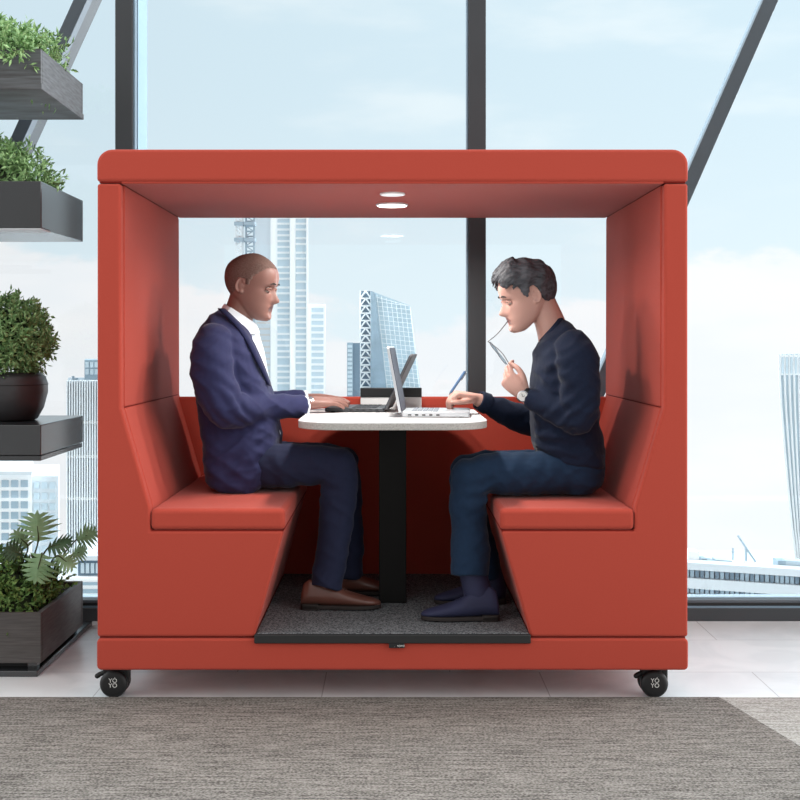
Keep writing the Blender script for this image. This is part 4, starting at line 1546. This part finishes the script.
# bowl with a round bush
bc = Vector((X(9, .6), .6, Z(425, YA)))
p3 = empty('planter_bowl', bc)
tag(p3, 'dark round bowl with a ball shaped green bush standing on the thick shelf', 'planter')
bm = bmesh.new()
h_ = .186
lathe(bm, [(.02, .006), (.095, 0), (.108, .006), (.132, .05), (.147, .11), (.1465, .145), (.138, .170), (.122, .184), (.112, .187), (.108, .178), (.112, .16), (.02, .155)], bc, n=48)
meshobj('bowl', bm, M['bowl'], p3)
bm = bmesh.new()
ringp = [bc + Vector((.1472 * math.cos(a), .1472 * math.sin(a), .140)) for a in [2 * PI * i / 48 for i in range(49)]]
tube(bm, ringp, .0016, n=6, per=1, round_ends=False)
meshobj('groove', bm, M['black'], p3)
bm = bmesh.new()
lathe(bm, [(.002, .166), (.106, .164), (.106, .158)], bc, n=32)
meshobj('soil', bm, M['soil'], p3)
bush(p3, bc + Vector((-.004, 0, .318)), (.148, .148, .152), 6000, .026, M['leaf'], .22, zmin=-.75)
# floor planter
p4 = empty('planter_box', (-1.7, .61, .022))
tag(p4, 'dark wooden floor planter on the base plate with low shrub and lobed leaves', 'planter')
z0, z1 = .046, Z(613, YA)
open_box('box', -2.13, PX, YA, YBK, z0, z1, .02, M['wooddark'], p4)
bm = bmesh.new()
box(bm, -2.1, PX - .05, YA + .05, YBK - .03, .022, z0 + .004)
meshobj('plinth', bm, M['black'], p4)
bm = bmesh.new()
box(bm, PX - .055, PX - .02, YA + .02, YA + .05, .022, z0 + .004)
meshobj('foot', bm, M['planter'], p4)
bm = bmesh.new()
box(bm, PX - .055, PX - .02, YBK - .05, YBK - .02, .022, z0 + .004)
meshobj('foot', bm, M['planter'], p4)
boxobj('soil', (-2.1, PX - .02, YA + .02, YBK - .02, z1 - .04, z1 - .02), M['soil'], p4)
bush(p4, (-1.64, .60, z1 - .03), (.345, .275, .19), 8600, .026, M['leafdark'], .26, lump=.2, rim=z1)
def lobed(parent, root_px, tip_px, Y, width, m, face=(0, -1, .5), lobes=6, droop=.2, Yr=None):
    a, b_ = P(root_px[0], root_px[1], Y), P(tip_px[0], tip_px[1], Y - .03)
    f = b_ - a
    L_ = f.length
    f.normalize()
    n = Vector(face)
    n = (n - f * n.dot(f)).normalized()
    s = f.cross(n)
    bm = bmesh.new()
    def pt(u_, v_):
        return a + f * u_ * L_ + s * v_ * width - n * (droop * L_ * u_ * u_ + .35 * width * v_ * v_)
    wid = .045
    for i in range(lobes * 2 + 1):
        if i == lobes * 2:
            base, tip, sd = (.72, 0), (1.0, 0), 0
            v0, v1 = (.72, -wid * 1.6), (.72, wid * 1.6)
            pts = [pt(*v0), pt(.86, -.10), pt(*tip), pt(.86, .10), pt(*v1)]
        else:
            sd = 1 if i % 2 else -1
            k = i // 2
            u0 = .04 + .13 * k
            rl_ = (.62, .92, 1, .9, .7, .48)[k % 6]
            ux = u0 + (.02, .10, .18, .22, .22, .20)[k % 6]
            pts = [pt(u0 - .02, 0), pt(u0 + .01 + (ux - u0) * .35, sd * rl_ * .45 + 0), pt(ux, sd * rl_), pt(u0 + .10 + (ux - u0) * .6, sd * rl_ * .5), pt(u0 + .13, 0)]
        vs = [bm.verts.new(q) for q in pts]
        bm.faces.new(vs)
    vs = [bm.verts.new(pt(0, -wid)), bm.verts.new(pt(0, wid)), bm.verts.new(pt(.85, wid)), bm.verts.new(pt(.85, -wid))]
    bm.faces.new(vs)
    o = meshobj('lobed_leaf', bm, m, parent, smooth=False)
    md = o.modifiers.new('th', 'SOLIDIFY')
    md.thickness = .0012
    bm = bmesh.new()
    base = Vector((a.x + .3 * (-1.62 - a.x), .6, z1 - .03))
    tube(bm, [base, (base + a) / 2 + Vector((0, 0, .03)), a, a + f * L_ * .5 - n * droop * L_ * .25], [.004, .0035, .003, .0015], n=8)
    meshobj('leaf_stalk', bm, M['stem'], o)
lobed(p4, (38, 542), (36, 512), .52, .090, M['bigleaf'], (0.1, -1, .35))
lobed(p4, (47, 549), (71, 538), .56, .060, M['bigleafdark'], (0, -1, .9))
lobed(p4, (42, 553), (33, 585), .47, .085, M['bigleaf'], (0, -1, .5), droop=.1)
lobed(p4, (56, 556), (76, 566), .50, .055, M['bigleaf'], (0, -1, .8))
lobed(p4, (76, 540), (96, 531), .80, .060, M['bigleaf'], (0, -1, .3))
lobed(p4, (22, 556), (4, 546), .52, .070, M['bigleafdark'], (0, -1, .8))
lobed(p4, (28, 548), (14, 530), .60, .060, M['bigleaf'], (0, -1, .6))
lobed(p4, (72, 556), (85, 548), .72, .050, M['bigleaf'], (0, -1, .5))

# ------------------------------------------------------------ city beyond glass
BASE = -60.0
M['bwhite'] = mat('hazy_stone_cladding', srgb(238, 241, 242), .7, var=.03, vscale=.08)  # building colours are paled to carry the distance haze
M['bwhite2'] = mat('hazy_blue_grey_cladding', srgb(203, 212, 218), .6, var=.04, vscale=.1)
M['bglass'] = mat('hazy_blue_window_band', srgb(186, 204, 214), .35, var=.10, vscale=.35)
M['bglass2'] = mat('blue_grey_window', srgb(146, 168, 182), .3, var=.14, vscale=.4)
M['bwarm'] = mat('warm_grey_blind', srgb(206, 202, 198), .6, var=.04, vscale=.3)
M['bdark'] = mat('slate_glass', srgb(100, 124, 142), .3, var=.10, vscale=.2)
M['bfins'] = mat('light_metal_fins', srgb(212, 217, 220), .5, var=.03, vscale=.2)
M['btaupe'] = mat('taupe_glass_strip', srgb(150, 162, 172), .35, var=.14, vscale=.25)
M['bwedge'] = mat('wedge_tower_glass', srgb(184, 205, 215), .3, var=.12, vscale=.12)
M['ground'] = mat('distant_pale_ground', srgb(200, 206, 208), .9, var=.08, vscale=.05)
M['steelfar'] = mat('far_steelwork', srgb(150, 168, 180), .6, var=.05, vscale=.2)
bm = bmesh.new()
prism_z(bm, [(-260, 8), (260, 8), (260, 345), (-260, 345)], BASE - 1, BASE)
tag(meshobj('ground', bm, M['ground'], smooth=False), kind='structure')

def bthing(name, label, px, Y):
    t = empty(name, (X(px, Y), Y, BASE))
    return tag(t, label, 'building')
def far_box(name, x0p, x1p, y0p, y1p, Y, dep, m, parent, base=None):
    z0, z1 = (BASE if base is None else base) if y1p is None else Z(y1p, Y), Z(y0p, Y)
    bm = bmesh.new()
    # footprint a little wider at the rear, like a block seen at its corner
    prism_z(bm, [(X(x0p, Y), Y), (X(x1p, Y), Y), (X(x1p, Y + dep * .97), Y + dep), (X(x0p, Y + dep * .97), Y + dep)], z0, z1)
    return meshobj(name, bm, m, parent, smooth=False)
def window_copies(parent, rects, Y, m, name='window', depth=.25, proud=.12):
    """one window mesh, copied to every place"""
    src = None
    for (xa, xb, ya, yb) in rects:
        x0, x1, z0, z1 = X(xa, Y), X(xb, Y), Z(yb, Y), Z(ya, Y)
        if src is None:
            bm = bmesh.new()
            box(bm, -.5, .5, -proud, depth, -.5, .5)
            src = meshobj(name, bm, m, parent)
            o = src
        else:
            o = src.copy()
            COL.objects.link(o)
        o.matrix_parent_inverse = parent.matrix_basis.inverted()
        o.location = ((x0 + x1) / 2, Y, (z0 + z1) / 2)
        o.scale = (abs(x1 - x0), 1, abs(z1 - z0))
    return src

# tall white tower behind the man in the suit
T = 300.0
ta = bthing('office_tower', 'tallest white office tower with banded windows behind the man in the suit', 290, T)
far_box('main_shaft', 271, 307.5, 175, None, T, 22, M['bwhite'], ta)
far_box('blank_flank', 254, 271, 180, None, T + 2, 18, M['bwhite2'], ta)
far_box('side_wing', 307.5, 325.5, 304, None, T + 1, 20, M['bwhite'], ta)
far_box('pier', 270.5, 276, 172, None, T - 1.2, 3, M['bwhite'], ta)
far_box('pier', 290, 295, 172, None, T - 1.2, 3, M['bwhite'], ta)
far_box('pier', 306.3, 308.3, 178, None, T - 1.0, 3, M['bwhite'], ta)
rw = random.Random(3)
rects = []
for (xa, xb, ystart) in ((277.5, 289.5, 219), (295.8, 306, 219)):
    y = ystart
    while y < 392:
        h = 3.6 if rw.random() < .75 else 6.5
        rects.append((xa, xb, y, y + h))
        y += h + 2.2
window_copies(ta, rects[:], T, M['bglass'])
rects = []
y = 308
while y < 392:
    rects.append((311.5, 323.5, y, y + 4.0))
    y += 6.4
window_copies(ta, rects, T + 1, M['bglass'])
rects = []
y = 322
while y < 392:
    rects.append((257, 270, y, y + 1.7))
    y += 6.0
window_copies(ta, rects, T + 2, M['bwarm'], 'louvre_band')
# masts of the tower's stair scaffold
ms = empty('lattice_mast', P(245, 300, T - 8))
tag(ms, 'pair of lattice masts with platforms rising behind the head of the suited man', 'mast')
for (xa, xb, mm_) in ((236, 242, 'bfins'), (245.5, 253.5, 'steelfar')):
    Ym = T - 8
    bm = bmesh.new()
    for xq in (xa, xb):
        for dy in (0, 2.0):
            box(bm, X(xq, Ym) - .12, X(xq, Ym) + .12, Ym + dy - .12, Ym + dy + .12, BASE, Z(206, Ym))
    y = 206
    i = 0
    while y < 400:
        z_a, z_b = Z(y, Ym), Z(y + 5, Ym)
        x_a, x_b = X(xa, Ym), X(xb, Ym)
        if i % 2: x_a, x_b = x_b, x_a
        cyl(bm, (x_a, Ym, z_a), (x_b, Ym, z_b), .13, 6)
        box(bm, min(x_a, x_b), max(x_a, x_b), Ym - .1, Ym + 2, z_b - .12, z_b + .12)
        y += 5
        i += 1
    meshobj('lattice', bm, M[mm_], ms, smooth=False)
    for yy in (222, 238):
        boxobj('platform', (X(xa - 1.5, Ym), X(xb + 1.5, Ym), Ym - .8, Ym + 2.8, Z(yy + 3.5, Ym), Z(yy, Ym)), M['steelfar'], ms)

# slanting glass tower with a lattice edge
T = 320.0
tw = bthing('wedge_tower', 'slant topped glass tower with a triangulated lattice edge, mid picture beyond the laptops', 390, T)
bm = bmesh.new()
yy_ = 620
front = [(371, 291), (410, 305.5), (427, 440), (455, 700), (371, 700)]
a_ = [P(x, y, T) for x, y in front]
vs0 = [bm.verts.new(v) for v in a_]
back = [bm.verts.new(v + Vector((0, 26, -4 if i < 2 else 0))) for i, v in enumerate(a_)]
bm.faces.new(vs0); bm.faces.new(back[::-1])
for i in range(5):
    bm.faces.new([vs0[i], back[i], back[(i + 1) % 5], vs0[(i + 1) % 5]])
meshobj('glass_body', bm, M['bwedge'], tw, smooth=False)
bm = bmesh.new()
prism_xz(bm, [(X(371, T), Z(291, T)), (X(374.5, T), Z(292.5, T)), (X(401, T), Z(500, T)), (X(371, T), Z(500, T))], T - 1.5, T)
meshobj('darker_flank', bm, M['bglass2'], tw, smooth=False)  # flank strip in a darker blue-grey than the glass body
bm = bmesh.new()
for i in range(30):
    y = 297 + i * 4.6
    xl = 375 + (y - 291) * .127
    xr = 410 + (y - 305) * .126
    if xr - xl < 3: continue
    yr = y + 1.5
    q0, q1 = P(xl, y - .0, T - .35), P(xr, max(y + 3.6, 306), T - .35)
    cyl(bm, q0, q1, .07, 4)
for i in range(9):
    f = i / 8
    q0, q1 = P(372 + 38 * f, 292 + 14.0 * f + 1, T - .35), P(383 + 40 * f, 392 + 30 * f, T - .35)
    cyl(bm, q0, q1, .07, 4)
meshobj('floor_lines', bm, M['bwhite'], tw, smooth=False)
far_box('lattice_core', 360.5, 371, 291, None, T + .5, 20, M['bdark'], tw)
bm = bmesh.new()
Yl = T - .6
for xq in (360.2, 371.2):
    box(bm, X(xq, Yl) - .2, X(xq, Yl) + .2, Yl - .2, Yl + .6, BASE, Z(290.6, Yl))
y = 291
i = 0
while y < 440:
    for (u_, v_) in (((360.2, y + 7.4), (365.7, y)), ((371.2, y + 7.4), (365.7, y)), ((360.2, y + 7.4), (371.2, y + 7.4))):
        cyl(bm, P(u_[0], u_[1], Yl), P(v_[0], v_[1], Yl), .22, 6)
    y += 7.4
meshobj('lattice', bm, M['bwhite'], tw, smooth=False)

T = 300.0
tb_ = bthing('office_tower', 'narrow slate blue tower just left of the glass tower with the lattice edge', 353, T)
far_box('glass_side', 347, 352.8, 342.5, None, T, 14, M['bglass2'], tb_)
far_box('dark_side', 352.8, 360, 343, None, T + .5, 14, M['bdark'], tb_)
rects = [(347.6, 352.2, 345 + 4.3 * i, 347.6 + 4.3 * i) for i in range(14)]
window_copies(tb_, rects, T, M['bglass'])

# finned tower left of the booth
T = 150.0
tl = bthing('finned_tower', 'tall tower of close vertical fins in the gap left of the booth', 82, T)
far_box('glass_body', 67.5, 104, 381, None, T, 16, M['btaupe'], tl)
far_box('roof_block', 84.5, 104, 360, 384, T + 3, 12, M['bglass2'], tl)
window_copies(tl, [(85.5 + 4.6 * (i % 4), 89 + 4.6 * (i % 4), 362 + 7 * (i // 4), 367.5 + 7 * (i // 4)) for i in range(8)], T + 3, M['bglass'])
window_copies(tl, [(67.3 + i * 2.55, 68.5 + i * 2.55, 380, 575) for i in range(15)], T, M['bfins'], 'fin', .25, .5)
window_copies(tl, [(67.5, 104, y, y + 2.6) for y in (421, 455, 497, 546)], T, M['bwarm'], 'floor_band', .3, .3)
bm = bmesh.new()
cyl(bm, P(73, 381, T + 4), P(73, 376, T + 4), .2, 8)
cyl(bm, P(76, 381, T + 4), P(76, 378, T + 4), .3, 8)
meshobj('roof_mast', bm, M['steelfar'], tl)
# grid block at the lower left
T = 120.0
gb = bthing('office_block', 'pale office block with a grid of square windows behind the floor planter', 28, T)
far_box('front', -30, 32, 474, None, T, 14, M['bwhite'], gb)
far_box('return_side', 32, 58.5, 476, None, T + 1.5, 12, M['bwhite2'], gb)
far_box('parapet', -30, 32, 471.5, 475, T - .4, 14, M['bwhite2'], gb)
rects = [(-27 + 9.6 * (i % 6) , -20 + 9.6 * (i % 6), 480 + 10.6 * (i // 6), 487 + 10.6 * (i // 6)) for i in range(72)]
window_copies(gb, rects, T, M['bglass2'])
rects = [(34 + 8 * (i % 3), 39.5 + 8 * (i % 3), 482 + 10.6 * (i // 3), 488.5 + 10.6 * (i // 3)) for i in range(36)]
window_copies(gb, rects, T + 1.5, M['bglass'])
# low terrace under the finned tower
T = 100.0
lt = bthing('terrace_building', 'low building with a dark window row between floor planter and booth', 90, T)
far_box('podium', 60, 108, 578, None, T, 12, M['bwhite'], lt)
far_box('glazed_floor', 78, 108, 560, 577, T + 1, 9, M['bdark'], lt)
far_box('roof_slab', 77, 109, 556, 560.5, T + .5, 10, M['bwhite2'], lt)
window_copies(lt, [(81 + 5 * i, 84.5 + 5 * i, 563, 573) for i in range(5)], T + 1, M['bglass'])
window_copies(lt, [(62, 107, 582, 585), (62, 107, 589, 593)], T, M['bglass2'], 'window_strip')

# flaring finned tower at the right edge
T = 250.0
tr_ = bthing('curved_tower', 'tower with a flaring curved side and vertical fins at the right edge', 800, T)
prof_ = [(779.5, 354.5), (779.7, 375), (780.8, 400), (783, 430), (786, 465), (789, 497), (792.5, 530), (796, 560), (800, 620)]
bm = bmesh.new()
pts = [(X(x, T), Z(y, T)) for x, y in prof_] + [(X(842 - (x - 779.5), T), Z(y - 2, T)) for x, y in prof_[::-1]]
prism_xz(bm, pts, T, T + 18)
for v in bm.verts:
    if v.co.y > T + 9: v.co.x *= K(T + 18) / K(T)
meshobj('glass_body', bm, M['bglass'], tr_, smooth=False)
for i in range(14):
    f = i / 13
    bm = bmesh.new()
    tube(bm, [P(x + (62 - 2 * (x - 779.5)) * f, y - 1.5 * f, T - .2) for x, y in prof_], .25, n=6, per=2, round_ends=False)
    meshobj('fin', bm, M['bfins'], tr_)
far_box('crown_screen', 780, 842, 355, 375, T - .3, .5, M['bwhite'], tr_)
window_copies(tr_, [(781.5 + 4.4 * i, 783.6 + 4.4 * i, 357, 373.5) for i in range(13)], T - .3, M['bglass'], 'louvre')

# long white banded building at the lower right
T0_, T1_ = 116.5, 110.5
lb = bthing('banded_building', 'long low white building with two window bands at the lower right', 740, 112)
def slab(name, xa, xb, ya, yb, m, off=0.0, dep=2, parent=lb):
    """front slab between two pictures points whose near end is at the right"""
    def pt(px, py_left):
        f = (px - 660) / 180
        Yq = T0_ + (T1_ - T0_) * f
        return Yq
    Ya, Yb = pt(xa, 0) - off, pt(xb, 0) - off
    zt, zb = Z(ya - 1.5, 115.5), Z(yb - 1.5, 115.5)
    A, B = (X(xa, Ya), Ya), (X(xb, Yb), Yb)
    bm = bmesh.new()
    prism_z(bm, [A, B, (B[0], B[1] + dep), (A[0], A[1] + dep)], zb, zt)
    return meshobj(name, bm, m, parent, smooth=False)
slab('body', 600, 842, 566, 790, M['bwhite2'], 0.0, 3.5)
slab('parapet_band', 600, 842, 562.5, 569.5, M['bwhite2'], .8)
slab('spandrel_band', 600, 842, 578, 588, M['bwhite2'], .8)
slab('lower_band', 600, 842, 594, 604, M['bwhite2'], .8)
for i in range(40):
    x = 640 + i * 5
    slab('window', x + .4, x + 3.9, 570.5, 577.5, M['bdark'] if rw.random() < .5 else M['bglass2'], .6, .5)
for i in range(40):
    x = 640 + i * 5
    slab('window', x + .4, x + 3.9, 588.8, 593.4, M['bdark'] if rw.random() < .25 else M['bglass2'], .6, .5)
for (xa, xb, ya, m_) in ((688, 699, 550.5, 'bwhite'), (702, 707, 557, 'steelfar'), (708, 714, 558.5, 'bglass2'), (716, 732, 557.5, 'bglass'), (735, 745, 560, 'bwarm'), (748, 756, 559.5, 'bglass'), (758, 776, 560, 'bwarm'), (778, 786, 554.5, 'bglass2'), (786, 830, 554, 'bglass')):
    slab('roof_plant', xa, xb, ya + 4, 569, M[m_], -1.0, 1.6)
cr = empty('tower_crane', P(750, 563, 140))
tag(cr, 'small distant crane jib over the roof of the long white building', 'crane')
bm = bmesh.new()
cyl(bm, P(757, 564, 140), P(738, 535.5, 140), .14, 6)
meshobj('jib', bm, M['steelfar'], cr)
bm = bmesh.new()
cyl(bm, Vector((X(746, 140), 140, BASE)), P(746, 548, 140), .16, 6)
meshobj('tower', bm, M['steelfar'], cr)
an = empty('roof_aerial', P(733, 560, 119))
tag(an, 'thin aerial mast on the roof of the long white building', 'aerial')
bm = bmesh.new()
cyl(bm, P(733, 560, 119), P(733, 548, 119), .1, 6)
cyl(bm, P(731.5, 552, 119), P(734.5, 552, 119), .08, 6)
meshobj('mast', bm, M['steelfar'], an)

# --------------------------------------------------------------------- lights
def area(name, loc, target, size, sizey, power, col=(1, 1, 1)):
    l = bpy.data.lights.new(name, 'AREA')
    l.shape = 'RECTANGLE'
    l.size, l.size_y = size, sizey
    l.energy = power
    l.color = col
    o = bpy.data.objects.new(name, l)
    COL.objects.link(o)
    o.location = loc
    o.rotation_euler = (Vector(target) - Vector(loc)).to_track_quat('-Z', 'Y').to_euler()
    return o
for (px, Y, rad, e_) in ((392, 0.594, .06, 7), (392.5, 0.26, .045, 5)):
    l = bpy.data.lights.new('booth_downlight', 'AREA')
    l.shape = 'DISK'
    l.size = rad * 2
    l.energy = e_
    l.spread = math.radians(160)
    l.color = (1, .97, .92)
    o = bpy.data.objects.new('booth_downlight', l)
    COL.objects.link(o)
    o.location = (X(px, Y), Y, Z(183.5) - .009)
